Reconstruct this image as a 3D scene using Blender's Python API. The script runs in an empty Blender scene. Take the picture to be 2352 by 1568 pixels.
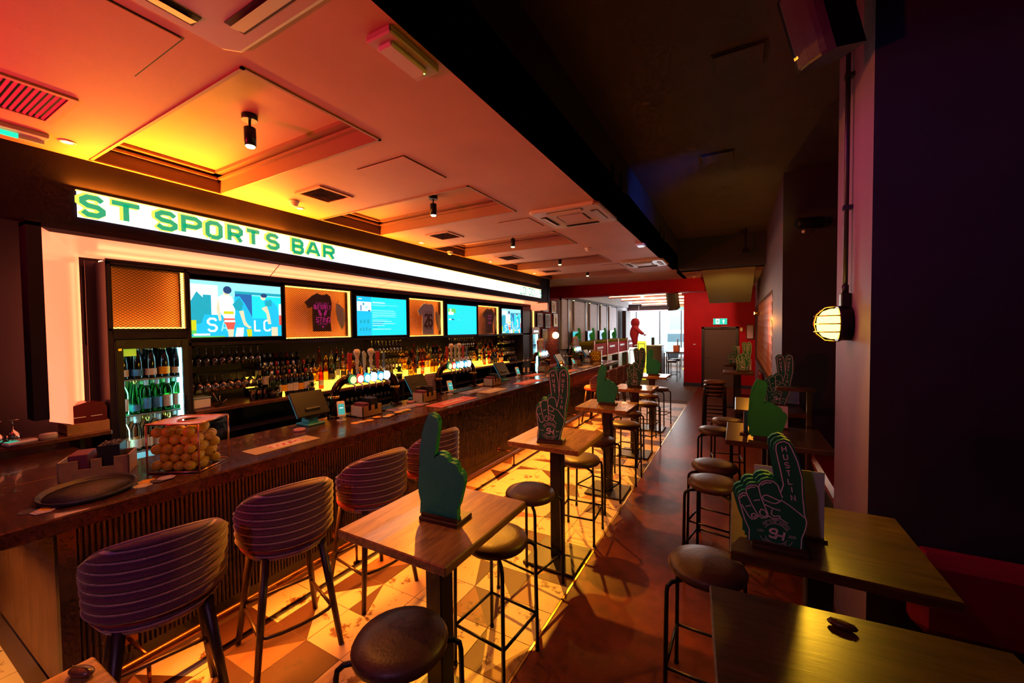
import bpy, math, random
from mathutils import Vector, Matrix
SC = bpy.context.scene
COL = SC.collection
R = math.radians
random.seed(7)
LEDBAR, SIGNE, LEDS, LEDP, SPOTP, BULK, AMBE, FRG = 56, 1.7, 22.0, 14.0, 1000, 60, 3.0, 22.0   # strengths of the LED runs and of the backlit sign
# ------------------------------------------------------------------ camera
H = 2.0
FPX, YAW, PITCH, ROLL = 919.14, R(29.2928), R(1.7025), R(-0.6008)
fwd = Vector((-math.sin(YAW)*math.cos(PITCH), math.cos(YAW)*math.cos(PITCH), -math.sin(PITCH)))
rgt = Vector((math.cos(YAW), math.sin(YAW), 0)); upv = rgt.cross(fwd)
rgt, upv = math.cos(ROLL)*rgt + math.sin(ROLL)*upv, -math.sin(ROLL)*rgt + math.cos(ROLL)*upv
cam = bpy.data.cameras.new('camera'); camo = bpy.data.objects.new('camera', cam); COL.objects.link(camo)
cam.sensor_width = 36; cam.lens = FPX/2352*36; cam.clip_start = 0.05; cam.clip_end = 200
M = Matrix((rgt, upv, -fwd)).transposed().to_4x4(); M.translation = (0, 0, H); camo.matrix_world = M
SC.camera = camo
# ------------------------------------------------------------------ world, view
w = bpy.data.worlds.new('world'); SC.world = w; w.use_nodes = True
bg = w.node_tree.nodes['Background']; bg.inputs[0].default_value = (0.80, 0.92, 1.0, 1); bg.inputs[1].default_value = 10.0
SC.view_settings.view_transform = 'Standard'; SC.view_settings.look = 'None'
SC.view_settings.gamma = 1.0; SC.view_settings.use_curve_mapping = False
SC.view_settings.exposure = 0.0
try:
    SC.cycles.use_denoising = True; SC.cycles.max_bounces = 5; SC.cycles.diffuse_bounces = 3; SC.cycles.glossy_bounces = 3; SC.cycles.transparent_max_bounces = 12
    SC.cycles.use_adaptive_sampling = True; SC.cycles.adaptive_threshold = .05; SC.cycles.adaptive_min_samples = 10
    SC.cycles.caustics_reflective = False; SC.cycles.caustics_refractive = False
    SC.cycles.sample_clamp_indirect = 6
except Exception: pass
# ------------------------------------------------------------------ large lights
def aim(o, d):
    o.rotation_euler = Vector(d).to_track_quat('-Z', 'Y').to_euler()
def area(name, loc, d, sx, sy, power, col, spread=180):
    l = bpy.data.lights.new(name, 'AREA'); l.shape = 'RECTANGLE'; l.size = sx; l.size_y = sy
    l.energy = power; l.color = col; l.spread = R(spread)
    o = bpy.data.objects.new(name, l); COL.objects.link(o); o.location = loc
    aim(o, d); return o
def spot(name, loc, d, power, col, ang=60, blend=.6, rad=.03):
    l = bpy.data.lights.new(name, 'SPOT'); l.energy = power; l.color = col; l.spot_size = R(ang); l.spot_blend = blend
    l.shadow_soft_size = rad
    o = bpy.data.objects.new(name, l); COL.objects.link(o); o.location = loc; aim(o, d); return o
def point(name, loc, power, col, rad=.05):
    l = bpy.data.lights.new(name, 'POINT'); l.energy = power; l.color = col; l.shadow_soft_size = rad
    o = bpy.data.objects.new(name, l); COL.objects.link(o); o.location = loc; return o
# LED strip hidden under the lip of the bar top: washes the ribbed front and the tiles
for yy in (1.9, 4.4, 6.9, 9.4):
    area('bar_lip_led', (-2.945, yy, 1.012), (0.25, 0, -1), .03, 2.5, LEDBAR, (1.0, .23, .018), 90).rotation_euler = (0, R(-26), 0)
area('bar_end_led', (-3.75, .44, 1.012), (0, -.5, -1), 1.2, .03, LEDBAR*.3, (1.0, .36, .06), 120)
# daylight through the shop front at the street end
area('street_daylight', (-3.4, 22.4, 1.8), (0, -1, 0), 3.2, 2.4, 260, (.86, .95, 1.0))
# LED edge along the top of the backlit sign, washing the ceiling
for y0, y1, pw in ((1.0, 2.6, 72), (2.6, 4.2, 24), (4.2, 6.0, 15), (6.0, 9.0, 15)):
    area('sign_edge_led', (-4.228, (y0+y1)/2, 3.07), (.80, 0, .60), .03, y1-y0, pw, (1.0, .27, .008)).rotation_euler = (0, R(-143), 0)
# narrow fill spots added by the coffers to brighten the hanging shirts
for yy, yt in ((3.43, 3.36), (5.37, 5.42), (7.35, 7.42)):
    spot('shirt_fill', (-2.6, yy, 3.26), (-2.1, yt-yy, -1.05), 45, (1.0, .66, .80), 22, .8, .02)
# coloured spots of the room, with added fill spots among them
spot('blue_spot_soffit', (0.7, 4.3, 3.45), (-1.84, 1.3, .12), 150, (.02, .16, 1.0), 42, 1.0, .05)
spot('blue_spot_column', (.15, .6, 3.7), (.75, 2.1, -1.2), 20, (.02, .16, 1.0), 60, 1.0, .05)
spot('blue_spot_bar', (-.2, .9, 3.75), (-1.9, -.1, -.6), 14, (.02, .14, 1.0), 70, 1.0, .05)
spot('red_spot_ceiling', (-3.9, -1.3, 1.9), (1.3, 2.6, 1.6), 420, (1.0, .015, .07), 95, 1.0, .1)
spot('magenta_wall_fill', (-.95, 2.98, 3.7), (1.55, .2, -1.2), 80, (1.0, .08, .34), 60, 1.0, .05)  # added for the pink on the column, standing in for the bar's glow
spot('purple_fill', (-.6, -1.6, 3.1), (-1.5, 2.4, -2.0), 60, (.72, .30, .72), 80, 1.0, .15)  # unseen fill added behind the camera to colour chairs and hands
spot('purple_fill_right', (-.9, -.8, 3.2), (1.05, 2.76, -1.9), 24, (.80, .45, .75), 24, 1.0, .1)  # second unseen fill, added to light the pointing foam hand
spot('red_aisle_fill', (-.5, 3.2, 3.85), (0, .25, -1), 12, (1.0, .10, .02), 80, 1.0, .08)  # red fill added over the aisle for stools and floor, no fixture
spot('red_aisle_fill_far', (-.5, 7.2, 3.85), (0, .25, -1), 85, (1.0, .20, .025), 80, 1.0, .08)  # same added aisle fill farther down, warms the floor tone
spot('yellow_uplight', (.45, 5.2, 2.7), (-.8, 1.7, 1.3), 22, (1.0, .62, .10), 70, 1.0, .08)
spot('stair_wash', (.1, 9.0, 1.9), (-.35, 2.6, .75), 110, (1.0, .62, .14), 60, 1.0, .1)
point('brick_glow', (.26, 8.5, 2.1), 20, (1.0, .34, .03), .06)
spot('end_wall_fill', (-1.15, 12.4, 3.15), (.6, 2.3, -1.3), 170, (1.0, .50, .35), 100, 1.0, .08)  # fill added to brighten the red end wall, no fixture there
# ------------------------------------------------------------------ helpers
class MB:
    def __init__(s): s.v=[]; s.f=[]; s.s=[]; s.m=[]
    def add(s, vs, fs, smooth=False, mi=0):
        n=len(s.v); s.v += [tuple(v) for v in vs]
        for f in fs: s.f.append([n+i for i in f]); s.s.append(smooth); s.m.append(mi)
        return s
    def box(s, a, b, mi=0, bev=0):
        x0,y0,z0=a; x1,y1,z1=b
        if x0>x1:x0,x1=x1,x0
        if y0>y1:y0,y1=y1,y0
        if z0>z1:z0,z1=z1,z0
        if not bev:
            return s.add([(x0,y0,z0),(x1,y0,z0),(x1,y1,z0),(x0,y1,z0),(x0,y0,z1),(x1,y0,z1),(x1,y1,z1),(x0,y1,z1)],
              [(3,2,1,0),(4,5,6,7),(0,1,5,4),(1,2,6,5),(2,3,7,6),(3,0,4,7)], mi=mi)
        c=min(bev,(x1-x0)/2.01,(y1-y0)/2.01,(z1-z0)/2.01)
        def ring(i,z): return [(x0+i,y0+c,z),(x0+c,y0+i,z),(x1-c,y0+i,z),(x1-i,y0+c,z),(x1-i,y1-c,z),(x1-c,y1-i,z),(x0+c,y1-i,z),(x0+i,y1-c,z)]
        def ring2(i,z): return [(x0+i,y0+c,z),(x0+c,y0+i,z),(x1-c,y0+i,z),(x1-i,y0+c,z),(x1-i,y1-c,z),(x1-c,y1-i,z),(x0+c,y1-i,z),(x0+i,y1-c,z)]
        vs=[]
        for z,i in ((z0,c),(z0+c,0),(z1-c,0),(z1,c)):
            if i: vs += [(x0+c,y0+c,z),(x0+c,y0+c,z),(x1-c,y0+c,z),(x1-c,y0+c,z),(x1-c,y1-c,z),(x1-c,y1-c,z),(x0+c,y1-c,z),(x0+c,y1-c,z)]
            else: vs += ring(0,z)
        fs=[]
        for k in range(3):
            for j in range(8):
                a_,b_=k*8+j,k*8+(j+1)%8
                q=[a_,b_,b_+8,a_+8]
                if k==0 and j%2==0: q=[a_,b_+8,a_+8]
                if k==2 and j%2==0: q=[a_,b_,a_+8]
                fs.append(q)
        fs.append((6,4,2,0)); fs.append((24,26,28,30))
        return s.add(vs,fs,mi=mi)
    def tube(s, path, r, n=8, closed=False, caps=True, mi=0, smooth=True):
        P=[Vector(p) for p in path]; N=len(P); rs=r if isinstance(r,(list,tuple)) else [r]*N
        vs=[]; prev=None
        for i,p in enumerate(P):
            if closed: t=(P[(i+1)%N]-P[i-1])
            elif i==0: t=P[1]-P[0]
            elif i==N-1: t=P[-1]-P[-2]
            else: t=(P[i+1]-P[i]).normalized()+(P[i]-P[i-1]).normalized()
            t=t.normalized()
            if prev is None:
                a=Vector((0,0,1)) if abs(t.z)<.9 else Vector((1,0,0))
                u=t.cross(a).normalized()
            else:
                u=(prev-t*prev.dot(t)).normalized()
            prev=u; w_=t.cross(u)
            for k in range(n):
                a=2*math.pi*k/n+math.pi/n
                vs.append(p+rs[i]*(math.cos(a)*u+math.sin(a)*w_))
        fs=[]
        for i in range(N if closed else N-1):
            for k in range(n):
                a_=i*n+k; b_=i*n+(k+1)%n; j=((i+1)%N)*n
                fs.append((a_,b_,j+(k+1)%n,j+k))
        s.add(vs,fs,smooth,mi)
        if caps and not closed:
            m=len(s.v)-N*n
            s.f.append([m+k for k in range(n)][::-1]); s.s.append(False); s.m.append(mi)
            s.f.append([m+(N-1)*n+k for k in range(n)]); s.s.append(False); s.m.append(mi)
        return s
    def lathe(s, prof, n=16, c=(0,0,0), mi=0, smooth=True, ax='z'):
        vs=[]; N=len(prof)
        for r,z in prof:
            for k in range(n):
                a=2*math.pi*k/n
                p=(r*math.cos(a),r*math.sin(a),z)
                if ax=='x': p=(z,p[0],p[1])
                elif ax=='y': p=(p[1],z,p[0])
                vs.append((c[0]+p[0],c[1]+p[1],c[2]+p[2]))
        fs=[]
        for i in range(N-1):
            for k in range(n):
                fs.append((i*n+k,i*n+(k+1)%n,(i+1)*n+(k+1)%n,(i+1)*n+k))
        s.add(vs,fs,smooth,mi)
        m=len(s.v)-N*n
        if prof[0][0]>1e-5: s.f.append([m+k for k in range(n)][::-1]); s.s.append(False); s.m.append(mi)
        if prof[-1][0]>1e-5: s.f.append([m+(N-1)*n+k for k in range(n)]); s.s.append(False); s.m.append(mi)
        return s
    def sphere(s, c, r, n=12, m=8, mi=0, sc=(1,1,1)):
        prof=[(max(1e-6,r*math.sin(math.pi*i/m)),-r*math.cos(math.pi*i/m)) for i in range(m+1)]
        k=len(s.v); s.lathe(prof,n,(0,0,0),mi)
        for i in range(k,len(s.v)):
            x,y,z=s.v[i]; s.v[i]=(c[0]+x*sc[0],c[1]+y*sc[1],c[2]+z*sc[2])
        return s
    def prism(s, poly, o, ex, ey, d, mi=0, mside=None):
        """2-D polygon (ccw in ex,ey) extruded by vector d"""
        o,ex,ey,d=Vector(o),Vector(ex),Vector(ey),Vector(d); n=len(poly)
        A=[o+ex*x+ey*y for x,y in poly]; B=[p+d for p in A]
        sgn=ex.cross(ey).dot(d)
        k=len(s.v); s.v += [tuple(p) for p in A+B]
        fa=[k+i for i in range(n)]; fb=[k+n+i for i in range(n)]
        if sgn>0: fa=fa[::-1]
        else: fb=fb[::-1]
        s.f += [fa,fb]; s.s += [False]*2; s.m += [mi]*2
        for i in range(n):
            j=(i+1)%n; q=[k+i,k+j,k+n+j,k+n+i]
            if sgn<0: q=q[::-1]
            s.f.append(q); s.s.append(False); s.m.append(mi if mside is None else mside)
        return s
    def stroke(s, pts, wd, o, ex, ey, closed=False, mi=0, dz=(0,0,0)):
        o,ex,ey=Vector(o)+Vector(dz),Vector(ex),Vector(ey)
        P=[Vector(p).to_2d() if len(p)>2 else Vector(p) for p in pts]; n=len(P); h=wd/2
        L=[];Rr=[]
        for i in range(n):
            a=P[i]-P[i-1] if (i>0 or closed) else P[1]-P[0]
            b=P[(i+1)%n]-P[i] if (i<n-1 or closed) else P[-1]-P[-2]
            a=a.normalized() if a.length>1e-9 else b.normalized(); b=b.normalized() if b.length>1e-9 else a
            na=Vector((-a.y,a.x)); nb=Vector((-b.y,b.x)); m=(na+nb)
            if m.length<1e-6: m=na
            m=m.normalized(); k=h/max(.45,m.dot(na))
            L.append(P[i]+m*k); Rr.append(P[i]-m*k)
        vs=[o+ex*p.x+ey*p.y for p in L+Rr]
        fs=[]
        for i in range(n if closed else n-1):
            j=(i+1)%n; fs.append((i,n+i,n+j,j))
        return s.add(vs,fs,mi=mi)
    def quad(s,a,b,c,d,mi=0): return s.add([a,b,c,d],[(0,1,2,3)],mi=mi)
    def xf(s, Mx, start=0):
        for i in range(start,len(s.v)): s.v[i]=tuple(Mx@Vector(s.v[i]))
        return s
    def mesh(s, name, mats):
        me=bpy.data.meshes.new(name); me.from_pydata(s.v,[],s.f)
        me.polygons.foreach_set('use_smooth',s.s); me.polygons.foreach_set('material_index',s.m)
        for m in (mats if isinstance(mats,(list,tuple)) else [mats]): me.materials.append(m)
        me.update(); return me
def ob(name, data, parent=None, loc=(0,0,0), rz=0):
    o=bpy.data.objects.new(name,data); COL.objects.link(o)
    if parent: o.parent=parent
    o.location=loc; o.rotation_euler=(0,0,rz); return o
def part(name, mb, mats, parent=None, loc=(0,0,0), rz=0): return ob(name, mb.mesh(name,mats), parent, loc, rz)
def tag(o,label,cat,group=None):
    o['label']=label; o['category']=cat
    if group: o['group']=group
    return o
def thing(name,label,cat,loc=(0,0,0),rz=0,group=None):
    o=bpy.data.objects.new(name,None); COL.objects.link(o); o.empty_display_size=.05
    o.location=loc; o.rotation_euler=(0,0,rz); return tag(o,label,cat,group)
def struct(name,mb,mats,parent=None):
    o=part(name,mb,mats,parent)
    if not parent: o['kind']='structure'
    return o
def stuff(o): o['kind']='stuff'; return o
def dup(root,loc=None,rz=None,label=None,group=None,sc=None):
    r=root.copy(); COL.objects.link(r)
    if loc is not None: r.location=loc
    if rz is not None: r.rotation_euler=(0,0,rz)
    if label: r['label']=label
    if group: r['group']=group
    if sc: r.scale=sc
    for ch in root.children:
        c=ch.copy(); COL.objects.link(c); c.parent=r
        for g in ch.children:
            d=g.copy(); COL.objects.link(d); d.parent=c
    return r
# ------------------------------------------------------------------ materials
def lin(c): return tuple(((x/255+.055)/1.055)**2.4 if x/255>.04045 else x/255/12.92 for x in c)
MATS={}
def mat(name,col,rough=.5,metal=0,emit=0,ecol=None,noise=0,nscale=20,bump=0,bscale=60,spec=.5,coat=0,stretch=(1,1,1),trans=0):
    if name in MATS: return MATS[name]
    m=bpy.data.materials.new(name); m.use_nodes=True; nt=m.node_tree; b=nt.nodes['Principled BSDF']
    b.inputs['Base Color'].default_value=(*col,1); b.inputs['Roughness'].default_value=rough; b.inputs['Metallic'].default_value=metal
    b.inputs['Specular IOR Level'].default_value=spec; b.inputs['Coat Weight'].default_value=coat
    if emit: b.inputs['Emission Color'].default_value=(*(ecol or col),1); b.inputs['Emission Strength'].default_value=emit
    if noise or bump:
        tc=nt.nodes.new('ShaderNodeTexCoord'); mp=nt.nodes.new('ShaderNodeMapping'); mp.inputs['Scale'].default_value=stretch
        nt.links.new(tc.outputs['Object'],mp.inputs[0])
    if noise:
        n=nt.nodes.new('ShaderNodeTexNoise'); n.inputs['Scale'].default_value=nscale; n.inputs['Detail'].default_value=5
        nt.links.new(mp.outputs[0],n.inputs[0])
        r=nt.nodes.new('ShaderNodeValToRGB'); r.color_ramp.elements[0].position=.3; r.color_ramp.elements[1].position=.7
        r.color_ramp.elements[0].color=(*[x*(1-noise) for x in col],1); r.color_ramp.elements[1].color=(*[min(1,x*(1+noise*.6)) for x in col],1)
        nt.links.new(n.outputs[0],r.inputs[0]); nt.links.new(r.outputs[0],b.inputs['Base Color'])
    if bump:
        n2=nt.nodes.new('ShaderNodeTexNoise'); n2.inputs['Scale'].default_value=bscale; n2.inputs['Detail'].default_value=4
        nt.links.new(mp.outputs[0],n2.inputs[0])
        bp=nt.nodes.new('ShaderNodeBump'); bp.inputs['Strength'].default_value=bump; bp.inputs['Distance'].default_value=.01
        nt.links.new(n2.outputs[0],bp.inputs['Height']); nt.links.new(bp.outputs[0],b.inputs['Normal'])
    MATS[name]=m; return m
def wood(name,c0,c1,rough=.35,stretch=(14,1.2,14),scale=3.0,coat=.0,spec=.5):
    if name in MATS: return MATS[name]
    m=bpy.data.materials.new(name); m.use_nodes=True; nt=m.node_tree; b=nt.nodes['Principled BSDF']
    tc=nt.nodes.new('ShaderNodeTexCoord'); mp=nt.nodes.new('ShaderNodeMapping'); mp.inputs['Scale'].default_value=stretch
    nt.links.new(tc.outputs['Object'],mp.inputs[0])
    n=nt.nodes.new('ShaderNodeTexNoise'); n.inputs['Scale'].default_value=scale; n.inputs['Detail'].default_value=6; n.inputs['Distortion'].default_value=1.2
    wv=nt.nodes.new('ShaderNodeTexNoise'); wv.inputs['Scale'].default_value=scale*7; wv.inputs['Detail'].default_value=3
    nt.links.new(mp.outputs[0],n.inputs[0]); nt.links.new(mp.outputs[0],wv.inputs[0])
    mx=nt.nodes.new('ShaderNodeMath'); mx.operation='MULTIPLY_ADD'; mx.inputs[1].default_value=.35; nt.links.new(wv.outputs[0],mx.inputs[0]); nt.links.new(n.outputs[0],mx.inputs[2])
    r=nt.nodes.new('ShaderNodeValToRGB'); r.color_ramp.elements[0].position=.45; r.color_ramp.elements[1].position=.85
    r.color_ramp.elements[0].color=(*c0,1); r.color_ramp.elements[1].color=(*c1,1)
    nt.links.new(mx.outputs[0],r.inputs[0]); nt.links.new(r.outputs[0],b.inputs['Base Color'])
    bp=nt.nodes.new('ShaderNodeBump'); bp.inputs['Strength'].default_value=.12; bp.inputs['Distance'].default_value=.004
    nt.links.new(mx.outputs[0],bp.inputs['Height']); nt.links.new(bp.outputs[0],b.inputs['Normal'])
    b.inputs['Roughness'].default_value=rough; b.inputs['Coat Weight'].default_value=coat; b.inputs['Specular IOR Level'].default_value=spec
    MATS[name]=m; return m
def glassy(name,col=(1,1,1),amount=.18,rough=.03,emit=0):
    """thin clear sheet: mostly see-through, mirror-like towards grazing angles"""
    if name in MATS: return MATS[name]
    m=bpy.data.materials.new(name); m.use_nodes=True; nt=m.node_tree; nt.nodes.remove(nt.nodes['Principled BSDF'])
    t=nt.nodes.new('ShaderNodeBsdfTransparent'); t.inputs[0].default_value=(*col,1)
    g=nt.nodes.new('ShaderNodeBsdfGlossy'); g.inputs['Roughness'].default_value=rough
    lw=nt.nodes.new('ShaderNodeLayerWeight'); lw.inputs[0].default_value=amount
    mx=nt.nodes.new('ShaderNodeMixShader'); nt.links.new(lw.outputs['Fresnel'],mx.inputs[0])
    nt.links.new(t.outputs[0],mx.inputs[1]); nt.links.new(g.outputs[0],mx.inputs[2])
    nt.links.new(mx.outputs[0],nt.nodes['Material Output'].inputs[0]); MATS[name]=m; return m
def emis(name,col,st): return mat(name,(.02,.02,.02),.6,emit=st,ecol=col)
# ------------------------------------------------------------------ stroke lettering
F={'A':[[(0,0),(1.6,6),(2.4,6),(4,0)],[(.7,2),(3.3,2)]],'B':[[(0,0),(0,6),(3,6),(3.8,5.2),(3.8,3.9),(3,3.1),(0,3.1)],[(3,3.1),(4,2.2),(4,.9),(3.1,0),(0,0)]],
'C':[[(4,5),(3,6),(1,6),(0,5),(0,1),(1,0),(3,0),(4,1)]],'D':[[(0,0),(0,6),(3,6),(4,5),(4,1),(3,0),(0,0)]],
'E':[[(4,6),(0,6),(0,0),(4,0)],[(0,3),(3,3)]],'F':[[(4,6),(0,6),(0,0)],[(0,3),(3,3)]],'G':[[(4,5),(3,6),(1,6),(0,5),(0,1),(1,0),(3,0),(4,1),(4,2.8),(2.3,2.8)]],
'H':[[(0,0),(0,6)],[(4,0),(4,6)],[(0,3),(4,3)]],'I':[[(2,0),(2,6)]],'K':[[(0,0),(0,6)],[(4,6),(.3,2.7)],[(1.5,3.7),(4,0)]],'L':[[(0,6),(0,0),(4,0)]],
'M':[[(0,0),(0,6),(2,2.5),(4,6),(4,0)]],'N':[[(0,0),(0,6),(4,0),(4,6)]],'O':[[(1,0),(0,1),(0,5),(1,6),(3,6),(4,5),(4,1),(3,0),(1,0)]],
'P':[[(0,0),(0,6),(3,6),(4,5),(4,3.6),(3,2.6),(0,2.6)]],'R':[[(0,0),(0,6),(3,6),(4,5),(4,3.7),(3,2.8),(0,2.8)],[(2.4,2.8),(4,0)]],
'S':[[(4,5),(3,6),(1,6),(0,5),(0,4),(1,3.1),(3,2.9),(4,2),(4,1),(3,0),(1,0),(0,1)]],'T':[[(0,6),(4,6)],[(2,6),(2,0)]],'U':[[(0,6),(0,1),(1,0),(3,0),(4,1),(4,6)]],
'V':[[(0,6),(2,0),(4,6)]],'W':[[(0,6),(1,0),(2,4),(3,0),(4,6)]],'Y':[[(0,6),(2,3),(4,6)],[(2,3),(2,0)]],"'":[[(1.2,6),(1,4.6)]],'.':[[(1.7,.3),(2.3,.3)]],'!':[[(2,6),(2,2)],[(2,.7),(2,0)]],
'2':[[(0,5),(1,6),(3,6),(4,5),(4,3.9),(0,.6),(0,0),(4,0)]],'6':[[(4,5),(3,6),(1,6),(0,5),(0,1),(1,0),(3,0),(4,1),(4,2.4),(3,3.3),(0,3.3)]],'0':[[(1,0),(0,1),(0,5),(1,6),(3,6),(4,5),(4,1),(3,0),(1,0)]],
'5':[[(4,6),(0,6),(0,3.4),(3,3.4),(4,2.5),(4,1),(3,0),(0,0)]],' ':[]}
def dashes(mb,n,o,ex,ey,h,length,mi=0,dz=(0,0,0)):
    """a line of print too small to read: short upright bars"""
    for i in range(n):
        x=-length/2+length*(i+.5)/n; hh=h*(.75+.25*((i*7)%3)/2)
        mb.stroke([(x,0),(x,hh)],length/n*.55,o,ex,ey,mi=mi,dz=dz)
    return mb
def text(mb,txt,o,ex,ey,h,wd=.9,asp=.62,gap=.32,mi=0,center=True,dz=(0,0,0),slant=0):
    """h letter height; letters drawn on a 4x6 grid in plane ex,ey"""
    ex,ey=Vector(ex),Vector(ey); W=h*asp; adv=W*(1+gap); L=0
    for c in txt: L += adv*(.55 if c in "I'.!" else .5 if c==' ' else 1)
    x=-L/2+W*gap/2 if center else 0
    for c in txt:
        k=.55 if c in "I'.!" else .5 if c==' ' else 1
        for st in F.get(c,[]):
            pts=[(x+(px/4*W)-(W*.25 if k==.55 else 0)+slant*py/6*h,py/6*h) for px,py in st]
            mb.stroke(pts,h/6*wd,o,ex,ey,mi=mi,dz=dz)
        x += adv*k
    return mb
# ------------------------------------------------------------------ structure
CEIL=mat('ceiling_paint',(.55,.29,.24),.62,noise=.12,nscale=1.5,bump=.25,bscale=2.2)
DARK=mat('dark_paint',(.028,.026,.038),.7,noise=.2,nscale=3)
UPPER=mat('upper_ceiling_paint',(.055,.04,.042),.75,noise=.2,nscale=2)
FASC=mat('fascia_paint',(.016,.010,.022),.7,noise=.15,nscale=4,spec=.08)
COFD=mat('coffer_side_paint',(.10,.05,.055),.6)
MOUL=mat('moulding_paint',(.30,.15,.12),.5)
REDP=mat('red_paint',(.42,.003,.008),.6,noise=.12,nscale=3,spec=.15)
MAUVE=mat('column_paint',(.19,.12,.17),.6,noise=.12,nscale=6,stretch=(1,1,.25))
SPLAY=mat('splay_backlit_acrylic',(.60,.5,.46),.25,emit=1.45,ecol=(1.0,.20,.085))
BLACK=mat('black_satin',(.012,.012,.014),.4)
BLKM=mat('black_metal',(.02,.02,.022),.35,metal=.6)
GREYP=mat('grey_plastic',(.45,.45,.46),.45)
WHITEP=mat('white_plastic',(.75,.75,.74),.4)
BRASS=mat('brass',(.75,.45,.12),.25,metal=1)
CHROME=mat('chrome',(.75,.75,.78),.12,metal=1)
GRILLE=mat('grille_shadow',(.05,.04,.045),.7)
ZC=3.3; ZU=3.95; XS=-1.14
COFF=[(1.11,1.967),(3.0,3.885),(4.94,5.80),(6.90,7.75),(8.85,9.62)]; CX0,CX1=-4.2,-2.125
# floors
WFLOOR=mat('polished_brown_floor',(.14,.024,.008),.36,noise=.35,nscale=9,bump=.12,bscale=25,spec=.25)
GROUT=mat('grout',(.10,.05,.03),.8)
fl=struct('floor',MB().box((-6,-2.6,-.12),(2.2,30,-.004)),GROUT)
part('resin_floor',MB().box((-1.105,-2.6,-.004),(1.9,23,0)),WFLOOR,fl)
part('lobby_floor',MB().box((-6,11.7,-.004),(-1.105,23,0)),mat('lobby_boards',(.12,.05,.025),.7,noise=.3,nscale=9,spec=.12),fl)
part('bar_aisle_floor',MB().box((-5.3,.66,-.004),(-3.8,11.6,.0)),BLACK,fl)
part('brass_strip',MB().box((-1.118,-.4,-.004),(-1.105,11.6,.005)),BRASS,fl)
# printed floor tiles
def tilemat(name,c,vein):
    m=bpy.data.materials.new(name); m.use_nodes=True; nt=m.node_tree; b=nt.nodes['Principled BSDF']
    g=nt.nodes.new('ShaderNodeNewGeometry')
    n=nt.nodes.new('ShaderNodeTexNoise'); n.inputs['Scale'].default_value=5.5; n.inputs['Detail'].default_value=9; n.inputs['Roughness'].default_value=.72
    nt.links.new(g.outputs['Position'],n.inputs[0])
    r=nt.nodes.new('ShaderNodeValToRGB'); e=r.color_ramp.elements
    e[0].position=.385; e[0].color=(*vein,1); e[1].position=.435; e[1].color=(*c,1)
    k=e.new(.60); k.color=(*c,1); k=e.new(.75); k.color=(*[x*.75 for x in c],1)
    nt.links.new(n.outputs[0],r.inputs[0]); nt.links.new(r.outputs[0],b.inputs['Base Color'])
    b.inputs['Roughness'].default_value=.5; MATS[name]=m; return m
TM=[tilemat('tile_cream',(.64,.52,.39),(.13,.05,.02)),tilemat('tile_brown',(.075,.022,.012),(.05,.015,.01)),tilemat('tile_tan',(.27,.13,.065),(.10,.04,.02))]
TS=.325; G=.0025; a=TS/2-G; E2=.003
def tilemesh(kind):
    mb=MB(); c=[(-a,-a),(a,-a),(a,a),(-a,a)]
    mb.add([(x,y,z) for z in(-.004,0) for x,y in c],[(0,1,5,4),(1,2,6,5),(2,3,7,6),(3,0,4,7)])
    def P(pts,mi): mb.add([(x*a,y*a,0) for x,y in pts],[tuple(range(len(pts)))],mi=mi)
    sq=[(-1,-1),(1,-1),(1,1),(-1,1)]
    if kind==0: P(sq,0)
    elif kind==1: P([(-1,-1),(1,-1),(1,1)],0); P([(-1,-1),(1,1),(-1,1)],1)
    elif kind==2: P([(-1,-1),(1,-1),(0,1),(-1,1)],0); P([(1,-1),(1,1),(0,1)],1)
    elif kind==3: P(sq,1)
    elif kind==4: P([(-1,-1),(0,-1),(-1,1)],1); P([(0,-1),(1,-1),(1,1)],2); P([(0,-1),(1,1),(-1,1)],0)
    elif kind==5: P([(-1,-1),(1,-1),(1,0)],2); P([(-1,-1),(1,0),(1,1),(-1,1)],0)
    elif kind==6: P([(-1,-1),(1,-1),(1,1)],2); P([(-1,-1),(1,1),(-1,1)],1)
    return mb.mesh('tile',TM)
TILES=[tilemesh(k) for k in range(7)]
rt=random.Random(3); nt_=0
def tile(ix,iy):
    k=rt.choices(range(7),[34,18,14,8,10,10,6])[0]
    o=ob('tile',TILES[k],fl,(-1.285-ix*TS,.09+iy*TS,0),rt.randrange(4)*math.pi/2)
for iy in range(35):
    for ix in range(6): tile(ix,iy)
for iy in range(-2,0):
    for ix in range(0,11): tile(ix,iy)
for iy in range(0,2):
    for ix in range(6,11): tile(ix,iy)
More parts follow.
